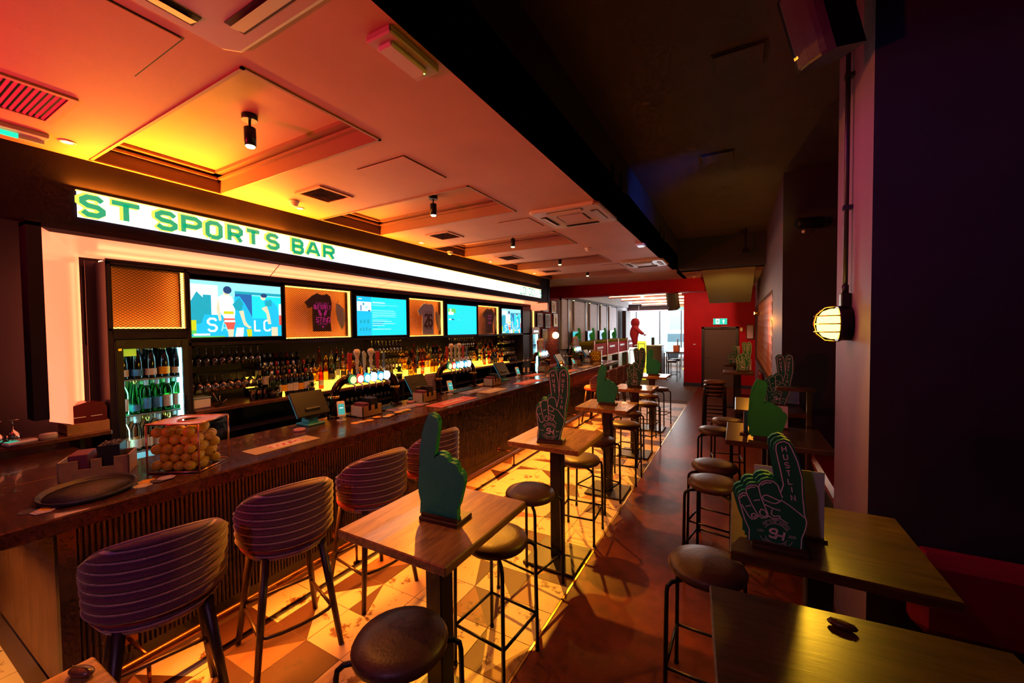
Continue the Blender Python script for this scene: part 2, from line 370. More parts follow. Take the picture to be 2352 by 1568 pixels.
# main ceiling with coffers
mb=MB()
mb.box((-5.4,-2.6,ZC),(CX0,11.5,ZC+.3)); mb.box((CX1,-2.6,ZC),(XS,11.5,ZC+.3))
ys=[-2.6]+[y for c in COFF for y in c]+[11.5]
for i in range(0,len(ys),2): mb.box((CX0,ys[i],ZC),(CX1,ys[i+1],ZC+.3))
ce=struct('ceiling',mb,CEIL)
for y0,y1 in COFF:
    part('coffer_panel',MB().box((CX0-.01,y0-.01,ZC+.17),(CX1+.01,y1+.01,ZC+.3)),CEIL,ce)
    mb=MB()
    for k,(i,z0,z1) in enumerate(((.0,.145,.17),(.0,.105,.125),(.0,.0,.012))):
        d=(.075,.035,.018)[k]; o_=(0,0,-.012)[k]
        A,B,C_,D=CX0+o_,CX1-o_,y0+o_,y1-o_
        mb.box((A,C_,ZC+z0-(.008 if k==2 else 0)),(A+d,D,ZC+z1-(.008 if k==2 else 0))); mb.box((B-d,C_,ZC+z0-(.008 if k==2 else 0)),(B,D,ZC+z1-(.008 if k==2 else 0)))
        mb.box((A,C_,ZC+z0-(.008 if k==2 else 0)),(B,C_+d,ZC+z1-(.008 if k==2 else 0))); mb.box((A,D-d,ZC+z0-(.008 if k==2 else 0)),(B,D,ZC+z1-(.008 if k==2 else 0)))
    part('coffer_moulding',mb,MOUL,ce)
    e=.004
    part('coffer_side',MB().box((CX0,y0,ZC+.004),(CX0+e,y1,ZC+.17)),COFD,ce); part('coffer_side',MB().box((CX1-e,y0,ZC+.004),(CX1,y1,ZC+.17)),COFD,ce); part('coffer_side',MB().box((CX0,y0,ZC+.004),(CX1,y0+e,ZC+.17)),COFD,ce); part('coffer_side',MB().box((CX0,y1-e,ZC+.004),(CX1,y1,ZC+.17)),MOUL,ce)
struct('wall_soffit',MB().box((XS-.12,-2.6,ZC),(XS,9.6,ZU+.1)),DARK)
struct('ceiling_upper',MB().box((XS-.2,-2.6,ZU),(2.2,12,ZU+.15)),UPPER)
struct('wall_cross_beam',MB().box((XS-.05,9.6,ZC),(1.2,10.2,ZU+.1)),DARK)
part('far_ceiling',MB().box((XS-.1,10.0,ZC),(1.2,15.2,ZC+.3)),CEIL,ce)
struct('wall_red_beam',MB().box((-5.4,11.5,2.95),(-.72,11.9,ZC+.3)),REDP)
part('lobby_ceiling',MB().box((-6,11.9,ZC),(-.7,24,ZC+.3)),mat('lobby_ceiling_paint',(.55,.5,.48),.6,noise=.1,nscale=2),ce)
# staircase underside, sloping
mb=MB(); prof=[(10.1,3.32),(10.1,3.30),(13.2,2.74),(13.35,2.72),(13.45,2.78),(13.45,3.32)]
mb.prism(prof,(-.70,0,0),(0,1,0),(0,0,1),(1.05,0,0))
struct('ceiling_stair_underside',mb,mat('stair_cream',(.42,.36,.18),.55))
# walls
struct('wall_left',MB().box((-5.5,-2.6,0),(-5.28,11.0,ZC)),mat('niche_wall',(.030,.020,.042),.55))
struct('wall_back',MB().box((-5.5,-2.75,0),(2.2,-2.6,ZU)),DARK)
struct('wall_right',MB().box((1.45,-2.6,0),(1.7,15.2,ZU)),DARK)
STONE=mat('dark_stone',(.022,.016,.011),.8,noise=.6,nscale=5,bump=.6,bscale=9,stretch=(1,1,3))
struct('wall_service',MB().box((-5.1,-2.6,0),(-4.95,.72,2.7)),STONE)
struct('wall_fascia',MB().add([(-4.37,-2.6,2.82),(-4.25,-2.6,2.82),(-4.25,9.5,2.71),(-4.37,9.5,2.71),(-4.37,-2.6,ZC),(-4.25,-2.6,ZC),(-4.25,9.5,ZC),(-4.37,9.5,ZC)],[(3,2,1,0),(4,5,6,7),(0,1,5,4),(1,2,6,5),(2,3,7,6),(3,0,4,7)]),FASC)
# rounded end of the bulkhead
mb=MB(); pr=[(-4.25,9.45),(-4.25,9.62),(-4.32,9.72),(-4.45,9.75),(-5.3,9.75),(-5.3,9.45)]
mb.prism(pr,(0,0,2.68),(1,0,0),(0,1,0),(0,0,ZC-2.68)); struct('wall_fascia_return',mb,FASC)
# columns on the right
c1=struct('wall_column_near',MB().box((.62,2.78,0),(1.5,3.62,ZU)),[MAUVE,DARK])
for p in c1.data.polygons:
    if abs(p.normal.y)>.5: p.material_index=1
c2=struct('wall_column_mid',MB().box((.51,6.17,0),(1.5,7.75,ZC+.65)),[MAUVE,DARK])
for p in c2.data.polygons:
    if abs(p.normal.y)>.5: p.material_index=1
c3=struct('wall_column_far',MB().box((.515,7.75,2.62),(1.5,15.0,ZU)).box((.53,7.75,0),(1.5,14.9,2.62)),MAUVE)
# diagonal brick slips on the far pier
BRK=mat('copper_brick',(.50,.14,.025),.42,metal=.5,noise=.3,nscale=8,spec=.1)
niche=struct('wall_brick_niche',MB().box((.518,7.76,1.0),(.53,14.88,2.62)),mat('brick_bed',(.05,.015,.01),.8))
bm_=MB().box((-.005,-.135,-.034),(0,.135,.034),bev=.004).mesh('brick',BRK)
k=0
for i in range(-4,32):
    for j in range(-44,22):
        u_=i*.30+(j%2)*.15; v_=j*.085
        y=u_*math.cos(R(30))-v_*math.sin(R(30)); z=u_*math.sin(R(30))+v_*math.cos(R(30))
        if .14<y<6.98 and .09<z<1.54 and k<300:
            o=ob('brick',bm_,niche,(.518,7.76+y,1.0+z)); o.rotation_euler=(R(30),0,0); k+=1
# red end wall with door
mb=MB().box((-1.58,14.9,0),(-.98,15.1,ZC)).box((-.98,14.9,1.99),(.02,15.1,ZC)).box((.02,14.9,0),(.7,15.1,ZC))
struct('wall_red_end',mb,REDP)
struct('baseboard_red_end',MB().box((-1.585,14.86,0),(-1.0,14.9,.12)).box((.04,14.86,0),(.6,14.9,.12)),DARK)
d=struct('door_1',MB().box((-.96,14.93,0),(.0,14.98,1.97),bev=.006),mat('door_dark_brown',(.10,.05,.025),.6))
part('door_frame',MB().box((-1.02,14.86,0),(-.95,14.95,2.02)).box((-.01,14.86,0),(.06,14.95,2.02)).box((-1.02,14.86,1.96),(.06,14.95,2.02)),BLACK,d)
part('door_handle',MB().tube([(-.88,14.93,1.02),(-.88,14.88,1.02),(-.78,14.88,1.02)],.012,8),CHROME,d)
part('door_closer',MB().box((-.45,14.86,1.985),(-.2,14.92,2.03),bev=.008),GREYP,d)
# ------------------------------------------------------------------ bar counter
BARW=wood('bar_top_wood',(.035,.010,.007),(.11,.030,.016),.22,(1.2,16,14),2.2,coat=.4)
BARE=wood('bar_end_wood',(.20,.09,.05),(.36,.18,.10),.5,(14,14,1),2.5)
RIB=mat('ribbed_front',(.020,.008,.018),.38,noise=.2,nscale=5)
bar=thing('bar_counter','long dark wooden bar counter with ribbed front and thick polished top','bar counter',(-3.1,.65,0))
def bp(name,mb,m): # bar part given in world coordinates
    return part(name,mb.xf(Matrix.Translation((3.1,-.65,0))),m,bar)
bp('worktop',MB().box((-3.76,.40,1.015),(-2.90,11.3,1.10),bev=.008).box((-4.62,.40,1.015),(-3.76,1.06,1.10),bev=.008),BARW)
bp('core',MB().box((-3.70,.66,0),(-3.13,11.2,1.015)),BLACK)
bp('end_panel',MB().box((-4.55,.635,.06),(-3.12,.66,1.015)),BARE)
bp('corner_post',MB().box((-3.16,.63,0),(-3.10,.70,1.015)),RIB)
bp('kick_plate',MB().box((-3.14,.66,0),(-3.125,11.2,.12)),BLACK)
ribm=MB().add([(-.001,-.0105,0),(.006,-.0085,0),(.009,-.003,0),(.009,.003,0),(.006,.0085,0),(-.001,.0105,0)]+[(-.001,-.0105,.89),(.006,-.0085,.89),(.009,-.003,.89),(.009,.003,.89),(.006,.0085,.89),(-.001,.0105,.89)],
   [(i,i+1,i+7,i+6) for i in range(5)],True).mesh('slat',RIB)
ny=428; rest=MB()
for i in range(ny):
    if i<300: ob('slat',ribm,bar,(-.028,.065+i*.0245,.12))
    else:
        y=.065+i*.0245; rest.add([(x,y+d,z) for z in(.12,1.01) for x,d in((-.029,-.0105),(-.022,-.0085),(-.019,-.003),(-.019,.003),(-.022,.0085),(-.029,.0105))],[(k,k+1,k+7,k+6) for k in range(5)],True)
stuff(part('far_slats',rest,RIB,bar))
FR=mat('foot_rail_bronze',(.20,.075,.03),.3,metal=.9)
rail=thing('foot_rail','dark bronze foot rail on brackets along the ribbed bar front','foot rail',(-2.86,.5,0))
def rp(n,mb,m=FR): return part(n,mb.xf(Matrix.Translation((2.86,-.5,0))),m,rail)
rp('rail_tube',MB().tube([(-4.5,.40,.2),(-2.93,.40,.2),(-2.87,.43,.2),(-2.85,.5,.2),(-2.85,11.2,.2)],.024,10))
for y in (.9,2.3,3.7,5.1,6.5,7.9,9.3,10.7): rp('bracket',MB().tube([(-3.12,y,.2),(-2.85,y,.2)],.010,8).tube([(-2.85,y,.2),(-2.85,y,.0)],.010,8).box((-3.13,y-.04,.17),(-3.115,y+.04,.23)).lathe([(.03,0),(.03,.008)],10,(-2.85,y,0)))
# ------------------------------------------------------------------ back bar: fascia sign
XF=-4.25
SGN=emis('sign_backlit',(1.0,.97,.92),SIGNE)
sg=thing('backlit_sign','long backlit white fascia sign with green block lettering above the bar','sign',(XF,.95,2.83))
def sp(n,mb,m): return part(n,mb.xf(Matrix.Translation((-XF,-.95,-2.83))),m,sg)
Z0a,Z1a,Z0b,Z1b=2.865,3.055,2.775,2.975 # follows the slight fall of the fascia
mb=MB().add([(XF+.012,1.035,Z0a),(XF+.012,9.05,Z0b),(XF+.012,9.05,Z1b),(XF+.012,1.035,Z1a),(XF,1.035,Z0a),(XF,9.05,Z0b),(XF,9.05,Z1b),(XF,1.035,Z1a)],
   [(0,1,2,3),(1,0,4,5),(2,1,5,6),(3,2,6,7),(0,3,7,4)]); sp('light_panel',mb,SGN)
EDG=emis('sign_edge_glow',(1.0,.42,.06),5)
def zl(y,t): k=(y-1.035)/8.015; return (Z0a*(1-k)+Z0b*k)*(1-t)+(Z1a*(1-k)+Z1b*k)*t
sp('top_led_edge',MB().add([(XF,1.03,zl(1.03,1)),(XF,9.06,zl(9.06,1)),(XF+.016,9.06,zl(9.06,1)),(XF+.016,1.03,zl(1.03,1)),(XF,1.03,zl(1.03,1)+.007),(XF,9.06,zl(9.06,1)+.007),(XF+.016,9.06,zl(9.06,1)+.007),(XF+.016,1.03,zl(1.03,1)+.007)],[(3,2,1,0),(4,5,6,7),(2,3,7,6),(3,0,4,7),(1,2,6,5)]),EDG)
GRN=emis('sign_green',(.0,.42,.19),1.0); YEL=emis('sign_yellow',(.85,1.0,.10),1.3)
def sletter(c,y0,y1,t0=.08,t1=.92,lw=.034,green=True):
    W=y1-y0; mb=MB()
    for lay,(dx,off,wd,mi) in enumerate(((.014,-.012,lw*1.55,1),(.0155,0,lw,0))[0 if green else 1:]):
        for st in F[c]:
            pts=[]
            for px,py in st:
                y=y0+px/4*W+off; t=t0+(t1-t0)*py/6; pts.append((y,zl(y,t)))
            mb.stroke(pts,wd,(XF+dx,0,0),(0,1,0),(0,0,1),mi=mi)
    sp('letter',mb,[GRN,YEL])
for c,y0,y1 in (('S',1.062,1.168),('T',1.222,1.388),('S',1.503,1.622),('P',1.683,1.806),('O',1.866,1.972),('R',2.047,2.151),('T',2.206,2.324),('S',2.408,2.512),('B',2.681,2.786),('A',2.843,2.99),('R',3.058,3.181)):
    sletter(c,y0,y1,.16,.84,.036)
for i,c in enumerate("LONDON'S"): sletter(c,7.95+i*.145,8.055+i*.145,.12,.88,.020,green=False)
# dark trims and splayed reveal round the back bar
trim=struct('trim_1',MB().box((-4.40,.78,1.40),(-4.235,.853,2.78)).add([(-4.40,.78,2.755),(-4.235,.78,2.755),(-4.235,9.5,2.685),(-4.40,9.5,2.685),(-4.40,.78,2.80),(-4.235,.78,2.80),(-4.235,9.5,2.725),(-4.40,9.5,2.725)],[(3,2,1,0),(4,5,6,7),(0,1,5,4),(1,2,6,5),(2,3,7,6),(3,0,4,7)]),FASC)
mb=MB(); o0=(-4.26,.855,2.70);
P0=[(-4.26,.855,1.38),(-4.26,.855,2.785),(-4.26,9.48,2.71),(-4.26,9.48,2.50)]
Q0=[(-5.0,1.215,1.19),(-5.0,1.215,2.672),(-5.0,9.40,2.672),(-5.0,9.40,2.46)]
spl=struct('wall_splayed_reveal',MB().quad(P0[0],Q0[0],Q0[1],P0[1]),SPLAY)
# long head panel in several sheets with fine joints
for i in range(5):
    a0,a1=.0+i*.2,.2+i*.2-.0012
    def L(A,B,t): return tuple(A[j]*(1-t)+B[j]*t for j in range(3))
    part('head_sheet',MB().quad(L(P0[1],P0[2],a0),L(Q0[1],Q0[2],a0),L(Q0[1],Q0[2],a1),L(P0[1],P0[2],a1)),SPLAY,spl)
part('end_sheet',MB().quad(P0[2],Q0[2],Q0[3],P0[3]),SPLAY,spl)
# LED strips hidden behind the cabinet head and side
LEDR=emis('led_red_orange',(1.0,.165,.06),LEDS)
led=thing('head_led_strip','orange LED strip glowing behind the top of the back bar cabinet','led strip',(-4.83,1.3,2.627),group='cabinet wash strips')
part('strip',MB().box((-.03,0,0),(.03,7.95,.008)),LEDR,led)
led2=thing('side_led_strip','upright orange LED strip beside the bottle fridge cabinet','led strip',(-4.97,1.275,1.2),group='cabinet wash strips')
part('strip',MB().box((-.025,-.012,0),(.025,0,1.42)),LEDR,led2)
# ------------------------------------------------------------------ back bar cabinet
CAB=mat('cabinet_black_purple',(.020,.013,.030),.45,spec=.2)
XC=-4.70
cab=thing('back_bar_cabinet','tall dark back bar cabinet framing screens, lit mesh panels and bottle shelves','cabinet',(XC,1.30,0))
def cp(n,mb,m=CAB,parent=None): return part(n,mb.xf(Matrix.Translation((-XC,-1.30,0))),m,parent or cab)
cp('side_panel',MB().box((-5.0,1.297,1.0),(XC,1.32,2.625)).box((-5.26,1.32,0),(XC,1.335,2.6)))
cp('led_lip',MB().box((-4.94,1.232,1.0),(-4.928,1.30,2.64)).box((-4.715,1.30,2.62),(-4.70,9.4,2.646)))
cp('head_panel',MB().box((-5.26,1.30,2.585),(XC,9.40,2.625)))
cp('shelf_board',MB().box((-5.26,1.88,1.87),(XC,9.40,1.905)))
cp('end_panel',MB().box((-5.26,8.95,0),(XC,9.40,2.6)))
cp('fridge_divider',MB().box((-5.26,1.865,0),(XC,1.90,2.6)))
cp('fridge_bulkhead',MB().box((-5.26,1.33,1.955),(XC,1.87,2.03)))
cp('upper_back',MB().box((-5.27,1.3,1.9),(-5.1,9.4,2.6)))
cp('lower_back',MB().box((-5.27,1.9,0),(-5.2,9.4,1.1)),BLACK)
CTW=wood('back_counter_wood',(.06,.02,.012),(.16,.06,.03),.3,(1.2,16,14),2.2)
cp('counter_top',MB().box((-5.26,1.90,1.185),(-4.66,9.40,1.225),bev=.005),CTW)
cp('bench_shelf',MB().box((-5.26,1.9,.94),(-4.72,9.4,.96)))
for y in (3.35,4.75,6.1,7.4,8.6): cp('upright',MB().box((-5.2,y,0),(-4.70,y+.03,1.19)))
# ------------------------------------------------------------------ lit wire mesh panels
LEDO=emis('led_amber',(1.0,.42,.05),LEDP)
PBACK=mat('panel_back_copper',(.75,.28,.13),.5)
WIRE=mat('mesh_wire',(.16,.06,.03),.4,metal=.6)
PANELS=[(1.325,1.855,2.045,2.60),(2.85,3.785,1.92,2.555),(4.925,5.81,1.905,2.535),(6.935,7.78,1.89,2.51),(9.43,9.62,1.93,2.50)]
pl=['first lit mesh panel, above the bottle fridge','lit mesh panel holding the black tee with pink print','lit mesh panel holding the white number tee','lit mesh panel holding the small black tee','narrow lit panel past the last screen at the far end']
for i,(y0,y1,z0,z1) in enumerate(PANELS):
    t=thing('lit_mesh_panel',pl[i],'light panel',(XC,y0,z0),group='lit mesh panels'); W=y1-y0; Hh=z1-z0; D=.12
    part('back_board',MB().quad((-D,0,0),(-D,W,0),(-D,W,Hh),(-D,0,Hh)),PBACK,t)
    fr=MB(); b=.018
    for A,B in (((-D,-b,-b),(.012,0,Hh+b)),((-D,W,-b),(.012,W+b,Hh+b)),((-D,-b,-b),(.012,W+b,0)),((-D,-b,Hh),(.012,W+b,Hh+b))): fr.box(A,B)
    part('frame',fr,CAB,t)
    s_=.010
    for A,B in (((-.050,0,.0),(-.014,s_,Hh)),((-.050,W-s_,0),(-.014,W,Hh)),((-.050,0,0),(-.014,W,s_)),((-.050,0,Hh-s_),(-.014,W,Hh))):
        part('led_edge',MB().box(A,B),LEDO,t)
    mb=MB(); st=.034; rise=.72
    n=int((W+Hh/rise)/st)+2
    for sgn in (1,-1):
        for k in range(n):
            c=-Hh/rise+k*st
            # line y=c+z/rise clipped
            za=max(0,-c*rise); zb=min(Hh,(W-c)*rise)
            if zb-za<.02: continue
            ya,yb=c+za/rise,c+zb/rise
            if sgn<0: ya,yb=W-ya,W-yb
            mb.tube([(-.012,ya,za),(-.012,yb,zb)],.0026,4,caps=False,smooth=False)
    stuff(part('wire_mesh',mb,WIRE,t))
# ------------------------------------------------------------------ screens
SB=emis('screen_blue',(.0,.55,.95),1.15); SCY=emis('screen_cyan',(.35,.90,1.0),1.1); SDB=emis('screen_deep_blue',(.01,.16,.50),1.0); SW=emis('screen_white',(.95,1,1),1.2)
SR=emis('screen_red',(.95,.12,.08),1.0); SG=emis('screen_green',(.15,.85,.15),.9); SY=emis('screen_skin',(.95,.85,.55),1.0); SN=emis('screen_navy',(.005,.07,.22),1.0); ST=emis('screen_teal',(.0,.45,.60),1.0); SYL=emis('screen_yellow',(.8,.8,.02),1.0); SCB=emis('screen_sky',(.0,.72,.95),1.25)
PAL=[SB,SCY,SDB,SW,SR,SG,SY,SN,ST,SYL,SCB]
def match(mb,W,Hh):
    def poly(pts,mi,d): mb.add([(d,x*W,z*Hh) for x,z in pts],[tuple(range(len(pts)))],mi=mi)
    def rect(x0,z0,x1,z1,mi,d): poly([(x0,z0),(x1,z0),(x1,z1),(x0,z1)],mi,d)
    def ell(x,z,rx,rz,mi,d,n=14): poly([(x+rx*math.cos(2*math.pi*k/n),z+rz*math.sin(2*math.pi*k/n)) for k in range(n)],mi,d)
    rect(0,0,1,1,1,.001); rect(0,0,1,.40,0,.0015); rect(.0,.40,.27,.93,3,.0015); rect(.12,.40,.2,.75,8,.0017); rect(.45,.38,.64,.80,2,.0016); rect(.64,.35,1,.78,10,.0016); rect(.45,.80,1,.85,8,.0017)
    poly([(0,.62),(.06,.80),(.12,.70),(.14,.45),(.10,.25),(0,.2)],8,.002); rect(0,.12,.05,.30,9,.0022); rect(0,.05,.05,.13,5,.0022)
    # lettering on the hoarding
    text(mb,'S',(.0024,.205*W,.11*Hh),(0,1,0),(0,0,1),.22*Hh,1.0,.6,mi=3); text(mb,'A',(.0024,.33*W,.11*Hh),(0,1,0),(0,0,1),.16*Hh,.9,.6,mi=1); text(mb,'L',(.0024,.70*W,.11*Hh),(0,1,0),(0,0,1),.20*Hh,1.0,.5,mi=3); text(mb,'C',(.0024,.82*W,.11*Hh),(0,1,0),(0,0,1),.20*Hh,1.0,.6,mi=3)
    # hooped-kit player
    poly([(.27,.72),(.34,.80),(.42,.74),(.45,.5),(.44,.34),(.33,.34),(.29,.45)],3,.0030); poly([(.27,.72),(.29,.45),(.30,.30),(.275,.29),(.25,.5)],6,.0032)
    rect(.325,.42,.43,.47,9,.0034); poly([(.32,.34),(.44,.34),(.45,.24),(.33,.24)],4,.0034); rect(.33,.27,.445,.31,3,.0036); poly([(.34,.24),(.44,.24),(.43,.14),(.36,.14)],4,.0034)
    poly([(.36,.14),(.43,.14),(.42,0),(.37,0)],6,.0034); ell(.36,.83,.038,.075,6,.0036); ell(.37,.86,.045,.07,7,.0038)
    # blue-kit player leaning
    poly([(.44,.74),(.50,.76),(.56,.62),(.63,.40),(.65,.28),(.60,.14),(.46,.16),(.45,.40)],0,.0040); poly([(.42,.60),(.50,.74),(.54,.62),(.52,.48),(.45,.50)],8,.0042)
    poly([(.49,.48),(.54,.50),(.56,.30),(.59,.22),(.63,.18),(.60,.15),(.54,.22)],6,.0044); poly([(.46,.17),(.54,.17),(.53,0),(.44,0)],3,.0042); poly([(.57,.14),(.63,.14),(.63,0),(.58,0)],9,.0043)
    # far player
    poly([(.78,.70),(.86,.74),(.95,.60),(.97,.40),(.96,.18),(.86,.18),(.84,.40)],0,.0030); poly([(.80,.70),(.88,.72),(.88,.60),(.80,.58)],8,.0032); poly([(.75,.55),(.82,.60),(.85,.45),(.87,.24),(.83,.24),(.81,.45)],6,.0033)
    ell(.775,.76,.032,.055,6,.0034); ell(.785,.80,.04,.04,7,.0036); rect(.87,0,.95,.18,6,.0032); rect(.97,.25,1,.65,3,.0034); rect(.97,.22,1,.42,4,.0036); rect(0,0,.33,.018,5,.0036); rect(.02,.03,.18,.065,3,.0036)
def page(mb,W,Hh):
    def rect(x0,z0,x1,z1,mi,d): mb.add([(d,x*W,z*Hh) for x,z in((x0,z0),(x1,z0),(x1,z1),(x0,z1))],[(0,1,2,3)],mi=mi)
    rect(0,0,1,1,10,.001); rect(0,0,.27,1,0,.0013); rect(.01,.63,.27,.87,3,.0016); rect(.07,.64,.09,.78,2,.0018); rect(.11,.78,.14,.84,8,.0018); rect(.21,.63,.25,.66,7,.0018); rect(.16,.70,.2,.76,1,.0018)
    rl=random.Random(2)
    for z,x1,k in ((.87,.53,3),(.85,.55,3),(.80,.80,1),(.78,.54,1),(.66,.73,1),(.64,.75,1),(.60,.78,1),(.58,.76,1),(.54,.78,1),(.52,.74,1),(.49,.77,1),(.47,.38,1),(.41,.60,1),(.37,.68,3),(.34,.52,2),(.31,.75,3),(.29,.48,2),(.26,.53,3),(.21,.38,2),(.16,.66,3)):
        rect(.29,z,x1,z+.010,k,.0016)
    dashes(mb,3,(.0018,.14*W,.32*Hh),(0,1,0),(0,0,1),.10*Hh,.2*W,mi=8); dashes(mb,4,(.0018,.15*W,.12*Hh),(0,1,0),(0,0,1),.10*Hh,.22*W,mi=8); rect(.03,.93,.1,.95,3,.0016)
def page2(mb,W,Hh):
    def rect(x0,z0,x1,z1,mi,d): mb.add([(d,x*W,z*Hh) for x,z in((x0,z0),(x1,z0),(x1,z1),(x0,z1))],[(0,1,2,3)],mi=mi)
    rect(0,0,1,1,10,.001); rect(.02,.72,.27,.87,5,.0015); rect(.04,.66,.2,.76,3,.0018); rect(.09,.76,.13,.86,3,.0019); rect(.05,.49,.13,.53,3,.0016); rect(.14,.49,.21,.53,7,.0016); rect(.33,.49,.40,.505,1,.0016)
TVS=[(1.90,2.80,1.955,2.53,match,'first wall screen from the fridge, showing a rugby match'),(3.88,4.86,1.935,2.50,page,'wall screen with a cyan page of white text lines'),(5.92,6.88,1.915,2.485,page2,'wall screen with a plain cyan page and small green picture'),(7.90,8.83,1.915,2.485,match,'farthest wall screen, showing the rugby match small')]
for y0,y1,z0,z1,fn,lb in TVS:
    t=thing('television',lb,'television',(XC,y0,z0),group='screens over the back bar'); W=y1-y0; Hh=z1-z0
    part('casing',MB().box((-.06,-.012,-.012),(.0,W+.012,Hh+.012),bev=.006),BLACK,t)
    mb=MB(); fn(mb,W,Hh); part('screen',mb,PAL,t)
    part('bezel',MB().box((0,-.012,-.012),(.008,0,Hh+.012)).box((0,W,-.012),(.008,W+.012,Hh+.012)).box((0,0,-.012),(.008,W,0)).box((0,0,Hh),(.008,W,Hh+.012)),BLACK,t)
    part('wall_bracket',MB().box((-.14,W/2-.12,.15),(-.06,W/2+.12,.4)),BLKM,t)
    for yy in (.22,.27): part('cable',MB().tube([(-.03,W*yy,-.01),(-.03,W*yy+.005,-.05)],.004,6),BLACK,t)
# ------------------------------------------------------------------ shirts in the panels
TEE=[(-.20,-.36),(.19,-.36),(.205,-.1),(.19,.10),(.22,.08),(.30,.13),(.35,.23),(.22,.34),(.10,.385),(.03,.36),(-.03,.36),(-.10,.385),(-.20,.34),(-.36,.20),(-.29,.09),(-.20,.13),(-.205,-.1)]
def tee(y,z,s,m,label,full=False):
    t=thing('hanging_tee',label,'t-shirt',(XC-.035,y,z))
    pts=[(x*s*.82 if x>.19 else x*s,zz*s) for x,zz in TEE]
    if not full: pts=[(min(x,.205*s),zz) for x,zz in pts]
    mb=MB().prism(pts,(0,0,0),(0,1,0),(0,0,1),(.016,0,0)); part('cloth',mb,m,t)
    w_=MB(); 
    for a,b in ((-.30*s,.22*s),(-.2*s,-.34*s),(.2*s,-.34*s),(.2*s,.2*s)): w_.tube([(.008,a,b),(.02,a*1.2,b*1.06)],.002,4)
    part('hanging_wires',w_,BLKM,t)
    part('neck_rib',MB().stroke([(-.09*s,.375*s),(-.05*s,.33*s),(0,.315*s),(.05*s,.33*s),(.09*s,.375*s)],.012*s,(.0175,0,0),(0,1,0),(0,0,1)),m,t)
    return t
PINK=mat('print_pink',(.85,.04,.50),.6,emit=.25,ecol=(.9,.03,.5)); NAVY=mat('print_navy',(.02,.02,.05),.7); TEEB=mat('tee_black',(.012,.010,.016),.85,bump=.2,bscale=20); TEEW=mat('tee_white',(.72,.68,.74),.8,bump=.2,bscale=20)
t=tee(3.36,2.24,.66,TEEB,'black t-shirt with pink butterfly slogan hanging in a lit panel')
mb=MB(); ex,ey=(0,1,0),(0,0,1); D=(.018,0,0)
text(mb,'FLOAT LIKE A',(0,0,.115),ex,ey,.022,.8,.6,dz=D); text(mb,'BUTTERFLY',(0,0,.052),ex,ey,.052,1.1,.42,.25,dz=D)
for sg_ in (-1,1): mb.add([(.018,sg_*.01,-.02),(.018,sg_*.04,.045),(.018,sg_*.07,.04),(.018,sg_*.05,-.02),(.018,sg_*.03,-.045)],[(0,1,2,3,4)])
text(mb,'STING',(0,0,-.118),ex,ey,.062,1.2,.62,.2,dz=D,slant=.2); text(mb,'LIKE A BEE',(0,0,-.150),ex,ey,.022,.8,.55,dz=D); mb.add([(.018,-.02,-.175),(.018,0,-.195),(.018,.02,-.175),(.018,0,-.165)],[(0,1,2,3)])
part('slogan_print',mb,PINK,t)
t=tee(5.42,2.19,.74,TEEW,'white number 26 t-shirt hanging in a lit panel')
mb=MB(); text(mb,'26',(0,0,-.115),ex,ey,.20,1.25,.42,.22,dz=D); text(mb,'THE SIDE HUSTLE',(0,0,.125),ex,ey,.022,.8,.5,dz=D); text(mb,'SPORTS BAR',(0,0,-.17),ex,ey,.028,.9,.5,dz=D); part('number_print',mb,NAVY,t)
t=tee(7.42,2.19,.72,TEEB,'black t-shirt with small red lettering in the farthest shirt panel',full=True)
mb=MB(); dashes(mb,6,(0,0,.10),ex,ey,.035,.14,dz=D); dashes(mb,7,(0,0,.04),ex,ey,.035,.16,dz=D); dashes(mb,4,(0,0,-.06),ex,ey,.05,.14,dz=D); part('slogan_print',mb,PINK,t)
LEAF=[(-.055,.17),(-.06,.06),(-.04,-.05),(.01,-.16),(.03,-.19),(.07,-.11),(.085,0),(.06,.10),(.0,.155)]
for y,z,lb in ((3.64,2.21,'grey pointed leaf-shaped pad beside the pink slogan shirt'),(5.70,2.17,'grey pointed leaf-shaped pad beside the number shirt'),(7.68,2.17,'grey pointed leaf-shaped pad beside the small black shirt')):
    t=thing('hanging_pad',lb,'pad',(XC-.05,y,z),group='leaf pads in the shirt panels')
    part('pad',MB().prism(LEAF,(0,0,0),(0,1,0),(0,0,1),(.012,0,0)),mat('pad_grey',(.42,.36,.34),.7),t)
    part('hook',MB().tube([(.006,-.03,.16),(.006,-.03,.20),(.006,-.01,.21)],.003,5),BLKM,t)
